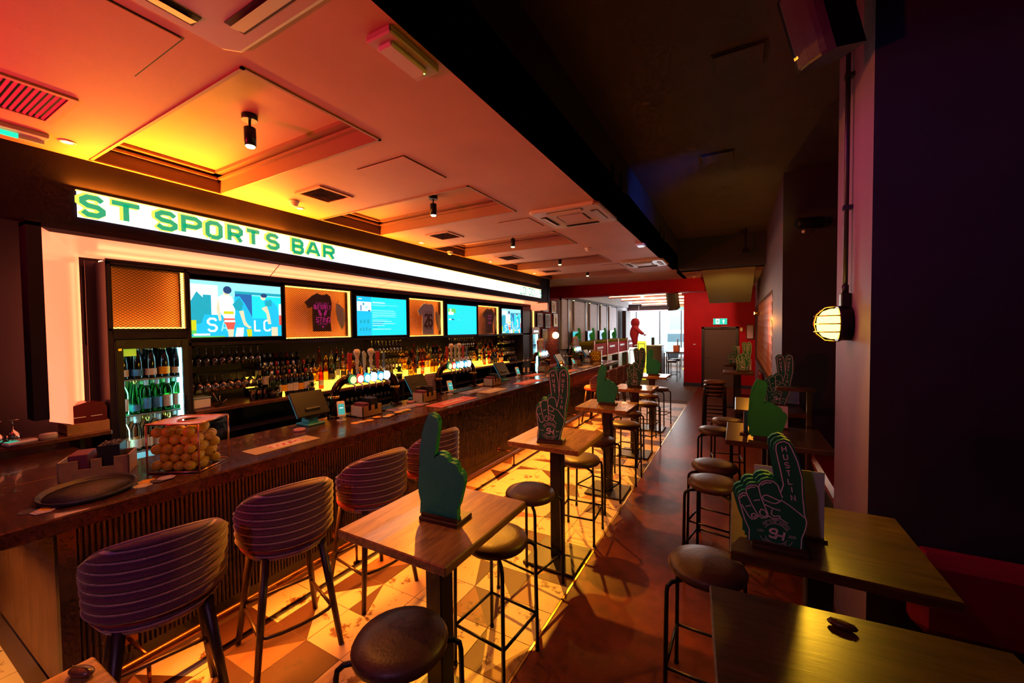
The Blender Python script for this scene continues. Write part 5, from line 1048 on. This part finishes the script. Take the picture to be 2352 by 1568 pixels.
# ------------------------------------------------------------------ napkin boxes
def caddy(x,y,w_,l_,h_,rz,label,blk=True):
    t=thing('napkin_box',label,'box',(x,y,1.10),R(rz)); a,b=w_/2,l_/2; k=.008
    part('near_side',MB().box((-a,-b,0),(a,-b+k,h_)),mat('box_grey_side',(.42,.40,.36),.6),t); part('far_side',MB().box((-a,b-k,0),(a,b,h_)),KRAFT,t); part('back',MB().box((-a,-b,0),(-a+k,b,h_)),KRAFT,t); part('bottom',MB().box((-a,-b,0),(a,b,k)),KRAFT,t)
    part('front',MB().box((a-k,-b,0),(a,b,h_*.55)).box((a-k,-b,h_*.55),(a,-b*.45,h_)).box((a-k,-b*.1,h_*.55),(a,b*.2,h_)).box((a-k,b*.55,h_*.55),(a,b,h_)),KRAFT,t)
    part('napkin_stack',MB().box((-a+.015,-b*.75,k),(a-.02,-b*.2,h_*1.25),bev=.004),mat('napkin_maroon',(.14,.02,.05),.7),t); part('straw_cup',MB().box((-a+.02,b*.05,k),(a-.03,b*.7,h_*1.55)),BLACK,t)
    s=MB(); rr=random.Random(int(x*100+y*10))
    for q in range(26): s.tube([(rr.uniform(-a+.03,a-.04),rr.uniform(b*.1,b*.65),h_*1.3),(rr.uniform(-a+.03,a-.04),rr.uniform(b*.1,b*.65),h_*1.62)],.004,5)
    stuff(part('straws',s,mat('straw_dark',(.06,.05,.06),.5),t))
caddy(-3.56,.92,.20,.32,.125,-28,'open kraft napkin box behind the round tray'); caddy(-3.46,2.96,.19,.26,.115,0,'open kraft napkin box beside the nearest card reader'); caddy(-3.48,3.90,.18,.26,.115,0,'open kraft napkin box behind the red bar mat'); caddy(-3.46,5.50,.18,.26,.115,0,'open kraft napkin box with a pale side, between the taps'); caddy(-3.62,7.85,.18,.26,.115,0,'open kraft napkin box by the third beer tap'); caddy(-3.55,9.65,.16,.24,.115,0,'open kraft napkin box by the fourth card reader'); caddy(-3.45,10.35,.16,.24,.115,0,'farthest kraft napkin box, before the second ball box')
# round serving tray and beer mats
t=thing('serving_tray','round black serving tray propped on beer mats at the bar end','tray',(-3.19,.775,1.112)); t.rotation_euler=(R(2),R(3),0)
part('dish',MB().lathe([(.0001,.004),(.175,.004),(.185,.010),(.195,.024),(.200,.024),(.192,.004),(.180,-.002),(.0001,-.002)],40),mat('tray_black',(.03,.024,.024),.45),t); part('cork_liner',MB().lathe([(.176,.0052),(.0001,.0056)],36),mat('tray_liner',(.075,.05,.04),.75,bump=.3,bscale=90),t)
HEX=[(math.cos(R(60*k)),math.sin(R(60*k))) for k in range(6)]
def mats_(cx,cy,n,spread,label,grp,cols,seed):
    rr=random.Random(seed)
    for k in range(n):
        t=thing('beer_mat',label+', %s from left'%ORD[k],'beer mat',(cx+rr.uniform(-spread[0],spread[0]),cy-spread[1]+2*spread[1]*k/max(1,n-1),1.1005+.0016*k),R(rr.uniform(0,60)),grp); s=.047
        part('card',MB().prism([(x*s,y*s) for x,y in HEX],(0,0,0),(1,0,0),(0,1,0),(0,0,.0014)),cols[k%len(cols)],t); part('printed_ring',MB().stroke([(x*s*.72,y*s*.72) for x,y in HEX],.003,(0,0,.0016),(1,0,0),(0,1,0),closed=True),PAPERD,t)
MY=mat('mat_yellow',(.85,.42,.02),.7); MC=mat('mat_cream',(.62,.50,.28),.7); MD=mat('mat_dark',(.05,.04,.06),.7); ML=mat('mat_lilac',(.50,.40,.55),.7)
mats_(-3.10,.60,4,(.05,.05),'hexagonal beer mat sticking out at the left of the tray','mats left of the tray',[MD,ML,MY,MD],1); mats_(-3.09,1.03,4,(.03,.06),'hexagonal beer mat between the tray and the ball box','mats right of the tray',[MC,MY,MD,ML],2)
mats_(-3.23,2.98,11,(.05,.33),'hexagonal yellow beer mat in the spread row on the near bar','mats in the near row',[MY,MC,MY,MD],3); mats_(-3.15,6.95,8,(.05,.22),'hexagonal beer mat in the far row by the brass lamp','mats in the far row',[MC,MY,MD],4); mats_(-3.2,10.3,5,(.05,.3),'hexagonal beer mat near the second ball box','mats by the far ball box',[MC,MY],5)
def runner(x0,x1,y0,y1,m,m2,txt,label):
    t=thing('bar_mat',label,'bar mat',((x0+x1)/2,(y0+y1)/2,1.10)); a,b=(x1-x0)/2,(y1-y0)/2; part('rubber',MB().box((-a,-b,0),(a,b,.006),bev=.002),m,t); part('border',MB().stroke([(-a*.9,-b*.96),(a*.9,-b*.96),(a*.9,b*.96),(-a*.9,b*.96)],.008,(0,0,.0062),(1,0,0),(0,1,0),closed=True),m2,t)
    mb=MB(); dashes(mb,len(txt)+2,(a*.25,0,.0064),(0,1,0),(-1,0,0),a*.7,b*1.1); part('lettering',mb,m2,t)
MRED=mat('mat_red',(.55,.06,.03),.6); MTAN=mat('mat_tan',(.45,.32,.16),.7); MPUR=mat('mat_purple',(.14,.09,.17),.5); LIGHT=mat('mat_print',(.75,.62,.50),.6)
t=thing('bar_mat','long tan bar mat with a red and white printed word, beside the ball box','bar mat',(-3.15,1.865,1.10)); part('rubber',MB().box((-.095,-.26,0),(.095,.26,.006),bev=.002),MTAN,t); part('white_field',MB().box((-.06,-.10,.006),(.06,.16,.0066)),PAPER,t)
mb=MB(); text(mb,'COORS',(.035,.03,.0068),(0,1,0),(-1,0,0),.065,1.3,.62); part('lettering',mb,MRED,t); part('peak',MB().add([(-.05,.05,.0069),(-.03,.10,.0069),(-.055,.09,.0069)],[(0,1,2)]),PAPERB,t)

runner(-3.22,-2.98,3.62,4.38,MRED,LIGHT,'CHILL','red bar mat in front of the second napkin box'); runner(-3.25,-3.03,4.75,5.25,MTAN,LIGHT,'CLUB','tan printed bar mat below the second tap'); runner(-3.22,-2.98,5.75,6.45,MRED,LIGHT,'CHILL','red bar mat in front of the third till'); runner(-3.58,-3.38,6.8,7.35,MRED,LIGHT,'BEER','red bar mat behind the far row of beer mats'); runner(-3.2,-3.0,7.75,8.4,MRED,LIGHT,'BEER','red bar mat past the brass lamp'); runner(-3.2,-3.0,8.8,9.4,MTAN,LIGHT,'CLUB','tan bar mat before the far card reader')
runner(-3.47,-3.29,3.22,3.78,MPUR,LIGHT,'SPORTS','purple runner behind the yellow beer mats'); runner(-3.45,-3.27,4.55,5.2,MPUR,LIGHT,'HUSTLE','purple runner beside the second card reader')
for x,y,l in ((-3.46,2.20,'round red-rimmed ashtray before the nearest till'),(-3.30,3.60,'round pink lid before the second napkin box'),(-3.55,3.72,'round red dish behind the second napkin box'),(-3.58,5.32,'round red dish beside the second tap')):
    t=thing('ash_dish',l,'dish',(x,y,1.10)); part('rim',MB().lathe([(.045,0),(.048,.005),(.048,.02),(.038,.02),(.036,.008),(.0001,.008)],20),mat('dish_pink',(.50,.22,.30),.45),t); part('inset',MB().lathe([(.035,.009),(.0001,.0095)],16),mat('dish_red',(.55,.03,.04),.5),t)
for x,y,l in ((-3.70,7.05,'clear spirit bottle standing on the bar, left of a pair'),(-3.64,7.12,'clear spirit bottle standing on the bar, right of a pair')): dup(sp_[2],(x,y,1.10),0,l,'bottle pair on the bar')
for x,y,l in ((-3.7,9.20,'left clear bottle beside the farthest tap'),(-3.66,9.30,'right clear bottle beside the farthest tap')): dup(sp_[4],(x,y,1.10),0,l,'bottle pair by the last tap')
t=thing('brass_lamp','small brass table lamp glowing on the bar front edge','lamp',(-3.03,7.40,1.10)); part('base',MB().lathe([(.06,0),(.055,.02),(.03,.05),(.012,.06)],18),BRASS,t); part('stem',MB().tube([(0,0,.06),(0,0,.20)],.011,8),BRASS,t); part('shade',MB().lathe([(.055,.20),(.05,.235),(.02,.26),(.0001,.262)],18),BRASS,t); part('bulb',MB().sphere((0,0,.19),.016,10,8),emis('lamp_bulb',(1,.7,.15),14),t)
point('brass_lamp_glow',(-3.03,7.40,1.24),.7,(1,.62,.12),.02)
t=thing('menu_pages','printed purple menu pages hanging behind the second till','menu',(-3.72,4.18,1.14)); part('sheet',MB().box((0,0,0),(.004,.30,.26)),mat('page_lilac',(.42,.28,.48),.6),t); mb=MB()
for k in range(7): mb.box((.004,.03,.03+k*.03),(.0052,.27 if k%2 else .2,.036+k*.03))
part('text_lines',mb,PAPERD,t)
# ------------------------------------------------------------------ boxes of yellow balls
YB=mat('ball_yellow',(.88,.56,.03),.38,bump=.15,bscale=300)
ballm=MB().sphere((0,0,0),.0335,16,10).mesh('ball',YB)
def ballbox(x,y,rz,w_,d_,h_,label,gl,seed,nmax):
    t=thing('ball_box',label,'box',(x,y,1.10),R(rz)); a,b=w_/2,d_/2; e=.006
    fm=mat('box_edge_copper',(.60,.30,.18),.25,metal=.8); pm=glassy('acrylic',(.98,.96,.93),.10,.03)
    for A,B in (((-a,-b,0),(a,-b,0)),((a,-b,0),(a,b,0)),((a,b,0),(-a,b,0)),((-a,b,0),(-a,-b,0)),((-a,-b,h_),(a,-b,h_)),((a,-b,h_),(a,b,h_)),((a,b,h_),(-a,b,h_)),((-a,b,h_),(-a,-b,h_)),((-a,-b,0),(-a,-b,h_)),((a,-b,0),(a,-b,h_)),((a,b,0),(a,b,h_)),((-a,b,0),(-a,b,h_))): part('edge',MB().tube([(A[0],A[1],A[2]+e*(1 if A[2]==0 else 0)),(B[0],B[1],B[2]+e*(1 if B[2]==0 else 0))],e,6),fm,t)
    for q in (((-a,-b),(a,-b)),((a,-b),(a,b)),((a,b),(-a,b)),((-a,b),(-a,-b))): part('pane',MB().quad((*q[0],e),(*q[1],e),(*q[1],h_),(*q[0],h_)),pm,t)
    n=24; vs=[]; r=.062
    for k in range(n):
        an=2*math.pi*k/n; c,s=math.cos(an),math.sin(an); m=max(abs(c)/a,abs(s)/b); vs+= [(r*c,r*s,h_),(c/m,s/m,h_)]
    part('lid',MB().add(vs,[(2*k,2*k+1,(2*k+3)%(2*n),(2*k+2)%(2*n)) for k in range(n)]),mat('lid_pink',(.62,.30,.32),.35),t); part('hole_ring',MB().tube([(r*math.cos(2*math.pi*k/n),r*math.sin(2*math.pi*k/n),h_+.003) for k in range(n)],.005,6,closed=True),fm,t)
    part('floor_sheet',MB().box((-a,-b,0),(a,b,.004)),fm,t)
    rr=random.Random(seed); D=.0675; cnt=0; zl_=0; c,s=math.cos(R(rz)),math.sin(R(rz))
    while cnt<nmax and zl_<5:
        z=.004+.0335+zl_*.055; off=(zl_%2)*D/2
        yy=-b+.036+off*.6
        ri=0
        while yy<b-.034 and cnt<nmax:
            xx=-a+.036+((ri+zl_)%2)*D/2
            while xx<a-.034 and cnt<nmax:
                if not(zl_==4 and rr.random()<.45):
                    px,py=xx+rr.uniform(-.002,.002),yy+rr.uniform(-.002,.002); o=tag(ob('ball',ballm,None,(x+c*px-s*py,y+s*px+c*py,1.10+z+rr.uniform(-.004,.004)),0),label.split(',')[0].replace('clear box of','yellow ball inside the box of') if 0 else gl,'ball','balls in the '+('near' if seed==1 else 'far')+' box'); cnt+=1
                    if cnt%7==0:
                        an=rr.uniform(-2.6,.4); d=Vector((math.cos(an),math.sin(an),rr.uniform(-.3,.3))).normalized(); u=d.cross(Vector((0,0,1))).normalized(); v_=u.cross(d)
                        part('printed_mark',MB().add([d*.0338+u*.008*math.cos(q*.785)+v_*.008*math.sin(q*.785) for q in range(8)],[tuple(range(8))]),PAPERD,o)
                xx+=D
            yy+=D*.88; ri+=1
        zl_+=1
ballbox(-3.225,1.275,32,.32,.29,.315,'clear box of yellow balls with a pink lid, on the near bar',' yellow ball in the clear box beside the round tray'.strip(),1,95)
ballbox(-3.42,10.88,10,.32,.30,.30,'second clear box of yellow balls near the bar end','yellow ball in the clear box at the far bar end',2,70)
# ------------------------------------------------------------------ lobby beyond the bar
BRW=mat('brick_paint_red',(.16,.03,.025),.7); LW=mat('lobby_wall',(.30,.26,.27),.65,noise=.1,nscale=3)
wl=struct('wall_lobby_left',MB().box((-5.6,10.9,0),(-5.25,23,ZC)),LW)
bw=struct('wall_picture_brick',MB().box((-5.27,9.88,0),(-5.20,12.55,ZC)),mat('mortar_dark',(.05,.02,.02),.85))
bmesh_=MB().box((0,-.118,-.032),(.012,.118,.032),bev=.003).mesh('brick',mat('red_brick',(.22,.035,.025),.8,noise=.3,nscale=12,spec=.08))
k=0
for j in range(44):
    for i in range(11):
        y=9.95+i*.25+(j%2)*.125; z=.04+j*.075
        if y<12.45 and z>.78 and k<300: ob('brick',bmesh_,bw,(-5.20,y,z)); k+=1
PIC=[mat('pic_%d'%i,c,.6,noise=.6,nscale=14,spec=.1) for i,c in enumerate(((.35,.22,.15),(.20,.16,.16),(.55,.42,.30),(.30,.20,.22)))]
pp=[(10.55,2.55,.42,.42),(11.15,2.55,.40,.40),(11.80,2.52,.36,.38),(10.35,2.05,.22,.25),(10.75,2.08,.36,.40),(11.32,2.05,.38,.42),(11.95,2.08,.34,.42),(10.45,1.62,.34,.38),(11.1,1.62,.34,.38),(10.8,1.10,.44,.30),(10.8,.78,.44,.30)]
nm=['top left','top middle','top right','small, at the far left of the second row','second row left','second row middle','pale, second row right','third row left','third row middle','lower','lowest']
for i,(y,z,w_,h_) in enumerate(pp):
    t=thing('framed_picture','framed picture on the red brick wall, '+nm[i],'picture',(-5.185,y,z),group='pictures on the brick wall'); part('frame',MB().box((0,0,0),(.03,w_,h_)),BLACK,t); part('print',MB().box((.03,.03,.03),(.033,w_-.03,h_-.03)),PIC[i%4] if i!=6 else PAPER,t); part('figure',MB().box((.033,w_*.35,.08),(.035,w_*.65,h_*.7)),PIC[(i+2)%4],t)
t=thing('wall_lamp','round glowing yellow wall lamp among the brick wall pictures','wall lamp',(-5.18,11.95,1.80)); part('base',MB().lathe([(.07,0),(.06,.03)],16,ax='x'),BRASS,t); part('globe',MB().sphere((.09,0,0),.11,16,10),emis('globe_glow',(1,.72,.25),5),t); point('globe_glow',(-4.95,11.95,1.8),5,(1,.65,.2),.1)
# padded wall panels with picture lights
PANM=mat('padded_panel',(.46,.36,.38),.7,noise=.25,nscale=30,bump=.5,bscale=60,stretch=(1,1,.3))
for i,(y0,y1) in enumerate(((12.75,13.30),(13.95,15.15),(15.75,16.75),(17.25,18.15),(18.6,19.9))):
    t=thing('wall_panel',['first','second','third','fourth','farthest'][i]+' pale textured wall panel above the booths','wall panel',(-5.24,y0,1.30),group='textured wall panels'); part('panel',MB().box((0,0,0),(.05,y1-y0,1.72),bev=.01),PANM,t); part('dark_trim',MB().box((0,y1-y0,-.3),(.07,y1-y0+.06,1.75)),BLACK,t)
for i,y in enumerate((13.66,15.45,17.0,18.38)):
    t=thing('panel_downlight',['first','second','third','farthest'][i]+' small warm downlight between the wall panels','downlight',(-5.10,y,3.02),group='downlights between wall panels'); part('can',MB().lathe([(.04,0),(.04,.10)],10),BLKM,t); part('lens',MB().lathe([(.035,-.001),(.0001,-.001)],10),LENS,t); spot('panel_beam',(-5.10,y,3.0),(-.10,0,-1),40,(1,.55,.2),40,.6,.02)
struct('wall_lobby_bulkhead',MB().box((-5.3,12.5,3.05),(-4.75,20.5,ZC)),LW)
# booth monitors
for i,(y,c) in enumerate(((13.55,(.0,.55,.60)),(15.2,(.35,.65,.95)),(16.8,(.25,.40,.85)),(18.4,(.55,.90,.95)))):
    t=thing('booth_screen',['nearest','second','third','farthest'][i]+' small lit screen on the booth wall','screen',(-5.16,y,1.50),group='booth screens'); part('casing',MB().box((0,0,0),(.05,.62,.42)),BLACK,t); part('picture',MB().box((.05,.03,.03),(.052,.59,.39)),emis('booth_pic%d'%i,c,1.0),t); part('inset',MB().box((.052,.30,.05),(.053,.5,.30)),emis('booth_inset%d'%i,tuple(min(1,x*.6+.3) for x in c),1.0),t)
for i,y in enumerate((13.08,14.63,16.18,17.73)):
    t=thing('foam_hand',['nearest','second','third','farthest'][i]+' lime foam hand on the booth ledge','foam hand',(-4.72,y,1.565),group='foam hands on booth ledges'); pts=rect_pts(POINT,*PO)[::-1]; part('foam_layer',MB().prism(pts,(0,0,.02),(1,0,0),(0,0,1),(0,.03,0)),FGL,t); part('stand',MB().box((-.09,-.03,0),(.1,.06,.02)),STANDM,t); t.rotation_euler=(0,0,R(55))
# booth benches: green tops and red fronts
GRNV=mat('olive_vinyl',(.30,.24,.02),.7,bump=.2,bscale=30,spec=.15); REDB=mat('booth_red',(.42,.008,.012),.75,spec=.08)
for i in range(4):
    y=13.0+i*1.55; t=thing('booth_bench',['nearest','second','third','farthest'][i]+' olive topped booth bench with a red end panel','bench',(-4.95,y,0),group='booth benches in the lobby')
    part('back_board',MB().box((0,0,.0),(.78,.16,1.40)),mat('booth_olive_dark',(.10,.08,.02),.6),t); part('top_roll',MB().box((-.02,-.04,1.40),(.80,.20,1.56),bev=.05),GRNV,t); part('end_panel',MB().box((.78,.0,1.05),(.81,1.42,1.48)),REDB,t); part('white_plinth',MB().box((.78,.0,.0),(.81,.62,1.0)),WHITEP,t); part('seat',MB().box((0,.2,.36),(.76,.66,.50),bev=.03),REDB,t); part('copper_post',MB().box((.78,-.06,0),(.83,-.005,1.60)),mat('copper_post',(.60,.22,.08),.35,metal=.7),t); part('sign_bar',MB().box((.812,.30,1.30),(.82,1.0,1.37)),WHITEP,t); part('mid_rail',MB().box((.81,.0,1.00),(.83,1.42,1.05)),mat('copper_post',(.6,.22,.08),.35),t)
t=thing('red_sofa','low red sofa below the brick picture wall','sofa',(-5.1,10.4,0)); part('seat',MB().box((0,0,.35),(.75,1.9,.50),bev=.05),REDV,t); part('back',MB().box((0,0,.50),(.2,1.9,.92),bev=.06),REDV,t); part('base',MB().box((.02,.02,0),(.72,1.88,.35)),BLACK,t)
# glowing ceiling battens
for i,y in enumerate((12.9,14.6,16.4,18.4,20.4)):
    t=thing('ceiling_batten',['nearest','second','third','fourth','farthest'][i]+' ceiling batten with an orange light line','light batten',(-4.1,y,3.08),group='ceiling battens in the lobby'); part('timber',MB().box((0,0,.02),(2.5,.10,.22)),mat('batten_red',(.35,.06,.03),.5),t); part('light_line',MB().box((.02,-.008,.06),(2.48,.0,.12)),emis('batten_glow',(1.0,.42,.14),14 if i<2 else 5),t)
    if i<4: point('lobby_fill',(-2.9,y-.05,3.0),22,(1.0,.70,.45),.05)  # fill points added under the battens to brighten the lobby
    if i in (0,1): part('drop_lamp',MB().sphere((1.2,-.02,.02),.045,10,8),emis('drop_white',(1,.9,.7),6),t)
speaker((-1.56,12.15,2.76),(R(15),0,R(-20)),1.25,'small dark red loudspeaker hanging at the lobby opening')
t=thing('cctv_dome','small dark dome camera below the red beam','camera',(-4.7,11.45,2.95)); part('base',MB().lathe([(.05,0),(.05,-.02)],12),BLACK,t); part('dome',MB().sphere((0,0,-.03),.042,12,8),BLACK,t)
t=thing('cctv_dome','small red lit sensor on the ceiling by the stairs','sensor',(-.95,11.2,ZC)); part('base',MB().lathe([(.05,0),(.05,-.012)],12),WHITEP,t); part('dome',MB().sphere((0,0,-.015),.04,12,8),mat('sensor_red',(.6,.1,.05),.4),t)
# shop front
struct('wall_lobby_right',MB().box((-1.58,15.1,0),(-1.40,23,ZC)),DARK)
sfm=mat('shopfront_frame',(.55,.56,.58),.4); YS=22.6
w1=struct('window_1',MB().box((-5.25,YS,2.95),(-1.5,YS+.12,ZC)),mat('shopfront_header',(.10,.06,.05),.6))
for x in (-5.2,-4.85,-3.62,-2.55,-1.62): part('mullion',MB().box((x,YS,0),(x+.06,YS+.1,2.95)),sfm,w1)
for a_,b_ in ((-5.14,-4.85),(-4.79,-3.62),(-3.56,-2.55),(-2.49,-1.62)): part('pane',MB().quad((a_,YS+.05,0),(b_,YS+.05,0),(b_,YS+.05,2.95),(a_,YS+.05,2.95)),glassy('shop_glass',(.96,.99,1.0),.08,.02),w1)
part('neon_strip',MB().box((-5.2,YS-.03,2.93),(-1.5,YS,2.97)),emis('neon_pink',(1.0,.45,.6),3),w1)
part('transom_light',MB().box((-4.7,YS-.02,3.0),(-4.66,YS,3.25)),WHITEP,w1)
struct('trim_2',MB().box((-5.6,22.5,0),(-5.25,22.8,ZC)),LW)
struct('trim_3',MB().box((-5.1,20.6,.0),(-4.9,21.6,2.9)),mat('dark_curtain',(.06,.02,.012),.7))
gp=struct('floor_pavement',MB().box((-14,22.75,-.1),(6,40,-.01)),mat('pavement',(.45,.47,.48),.8,noise=.2,nscale=4))
fac=thing('street_facade','pale office facade across the street seen through the shop front','building',(-10,30,0)); part('wall',MB().box((0,0,0),(12,.4,14)),mat('facade_pale',(.42,.50,.52),.6),fac)
for k in range(9): part('pier',MB().box((.4+k*1.3,-.12,0),(.62+k*1.3,0,14)),mat('facade_white',(.8,.84,.86),.5),fac)
for k in range(8):
    for j in range(2): part('window',MB().box((.72+k*1.3,-.04,.6+j*3.2),(1.6+k*1.3,0,3.2+j*3.2)),mat('facade_glass',(.20,.30,.34),.15),fac)
t=thing('street_van','pale blue parked vehicle outside the shop front','vehicle',(-4.0,26.2,0)); part('body',MB().box((0,0,.35),(3.2,1.7,1.9),bev=.25),mat('van_blue',(.35,.50,.55),.3),t); part('window_band',MB().box((.3,-.01,1.15),(2.9,0,1.65)),mat('van_glass',(.10,.16,.18),.1),t)
for x in (.6,2.6): part('wheel',MB().lathe([(.32,0),(.32,.2)],18,(x,0,.32),ax='y'),BLACK,t)
# exit sign in lobby, desk, stools and counter by the right
t=thing('exit_sign','small lit green exit sign hanging before the shop front','exit sign',(-2.62,20.8,2.86)); part('plate',MB().box((0,0,0),(.42,.03,.20)),emis('exit_pale',(.45,.9,.75),1.2),t); part('arrow_panel',MB().box((.42,0,.02),(.60,.03,.16)),emis('exit_green2',(.0,.55,.35),1.1),t); part('orange_cap',MB().box((0,-.002,.15),(.42,.03,.27)),emis('exit_orange',(1,.45,.2),1.0),t); part('hanger',MB().tube([(.2,.015,.27),(.2,.015,.45)],.01,6),BLKM,t)
dk=thing('reception_desk','dark wooden host desk before the shop front','desk',(-3.66,16.9,0)); part('front',MB().box((0,0,0),(1.05,.04,1.28)),mat('desk_wood',(.06,.02,.012),.4),dk); part('sides',MB().box((0,.04,0),(.04,.6,1.28)).box((1.01,.04,0),(1.05,.6,1.28)),mat('desk_wood',(.06,.02,.012),.4),dk); part('top',MB().box((-.03,-.03,1.28),(1.08,.63,1.32),bev=.006),WHITEP,dk); part('post_card',MB().box((.62,.2,1.32),(.74,.23,1.62)),BLACK,dk)
for k in range(3):
    t=thing('rope_post','slim black barrier post right of the host desk'+[', nearest',', middle',', farthest'][k],'barrier post',(-2.46-.02*k,16.6+.7*k,0)); part('pole',MB().tube([(0,0,0),(0,0,1.0)],.02,8),BLKM,t); part('base',MB().lathe([(.16,0),(.15,.02)],16),BLKM,t); part('cap',MB().sphere((0,0,1.0),.03,8,6),BLKM,t)
t=thing('window_counter','tall dark counter shelf against the lobby right wall','counter',(-2.25,15.6,0)); part('shelf',MB().box((0,0,1.08),(.65,3.2,1.13)),TOPD,t); part('panel',MB().box((.60,0,0),(.65,3.2,2.4)),DARK,t); part('under_light',MB().box((.56,0,.50),(.60,3.2,.53)),emis('under_glow',(.9,.75,.1),2.0),t)
for k in range(2): dup(st0,(-2.12,16.2+k*.9,0),0,['nearer stool at the lobby window counter','farther stool at the lobby window counter'][k],'stools at the lobby counter')
t=thing('counter_box','orange box with a cream card on the lobby counter','box',(-2.05,15.9,1.13)); part('box',MB().box((0,0,0),(.2,.3,.22)),mat('orange_box',(.75,.18,.04),.6),t); part('card',MB().box((.12,.1,.22),(.14,.3,.45)),PAPER,t)
# figure in a red hooded suit leaning over lit yellow letters
REDF=mat('red_suit',(.55,.012,.02),.75)
def person():
    V=[(0,0,.98),(0,0,1.22),(.02,0,1.45),(.05,0,1.58),(.09,0,1.76),(.04,.17,1.45),(.22,.22,1.22),(.42,.20,1.05),(.04,-.17,1.45),(.22,-.22,1.22),(.42,-.18,1.05),(0,.11,.92),(.05,.12,.50),(0,.12,.06),(.14,.12,.03),(0,-.11,.92),(.05,-.12,.50),(0,-.12,.06),(.14,-.12,.03)]
    Rr=[.25,.25,.23,.14,.19,.12,.095,.07,.12,.095,.07,.17,.12,.10,.08,.17,.12,.10,.08]
    E=[(0,1),(1,2),(2,3),(3,4),(2,5),(5,6),(6,7),(2,8),(8,9),(9,10),(0,11),(11,12),(12,13),(13,14),(0,15),(15,16),(16,17),(17,18)]
    me=bpy.data.meshes.new('body'); me.from_pydata(V,E,[]); me.materials.append(REDF); o=ob('body',me)
    md=o.modifiers.new('skin','SKIN'); md.use_smooth_shade=True
    for i,sv in enumerate(me.skin_vertices[0].data): sv.radius=(Rr[i],Rr[i]); sv.use_root=(i==0)
    o.modifiers.new('sub','SUBSURF').levels=2; o.modifiers['sub'].render_levels=2; return o
t=thing('person','figure in a red hooded suit leaning over the lit yellow letters','person',(-3.92,18.0,.93),R(8)); t.scale=(.95,.95,.76); b_=person(); b_.parent=t
part('hood',MB().lathe([(.12,1.50),(.19,1.60),(.20,1.78),(.15,1.93),(.05,1.99),(.0001,2.0)],16,(.04,0,0)),REDF,t); part('face_opening',MB().sphere((.17,0,1.74),.10,12,8,sc=(.7,1,1.2)),mat('face_shadow',(.05,.02,.02),.7),t)
for s_ in (-1,1):
    hm=MB().sphere((.46,s_*.19,1.02),.045,10,8,sc=(1.1,.7,.9))
    for q in range(5): hm.tube([(.48,s_*.19+(q-2)*.018,1.02),(.53,s_*.19+(q-2)*.02,1.01-.006*abs(q-2)),(.55,s_*.19+(q-2)*.02,.985)],.009,6)
    part('glove',hm,REDF,t)
t=thing('plinth','dark round plinth under the red suited figure','plinth',(-3.88,18.0,0)); part('drum',MB().lathe([(.20,0),(.20,.88),(.24,.89)],24),BLACK,t); part('top_disc',MB().lathe([(.24,.89),(.24,.93)],24),mat('plinth_top',(.08,.05,.04),.5),t)
for i,(x,c,h_) in enumerate(((-3.55,'S',1.25),(-3.22,'B',1.50))):
    t=thing('lit_letter',['white lit marquee block left of the host desk','yellow lit marquee block left of the host desk'][i],'lit sign',(x,16.05,.0)); part('block',MB().box((-.16,0,.0),(.16,.12,h_),bev=.02),emis('marquee%d'%i,((.95,.95,.75),(.95,.80,.05))[i],1.3),t); mb=MB(); mb.stroke([(-.12,.1),(.12,.1),(.12,h_-.1),(-.12,h_-.1)],.02,(0,-.004,0),(1,0,0),(0,0,1),closed=True); part('rim_stripe',mb,PAPERD,t)
# prototypes are only patterns: remove them
for p in protos:
    for ch in list(p.children):
        for g in list(ch.children): bpy.data.objects.remove(g,do_unlink=True)
        bpy.data.objects.remove(ch,do_unlink=True)
    bpy.data.objects.remove(p,do_unlink=True)
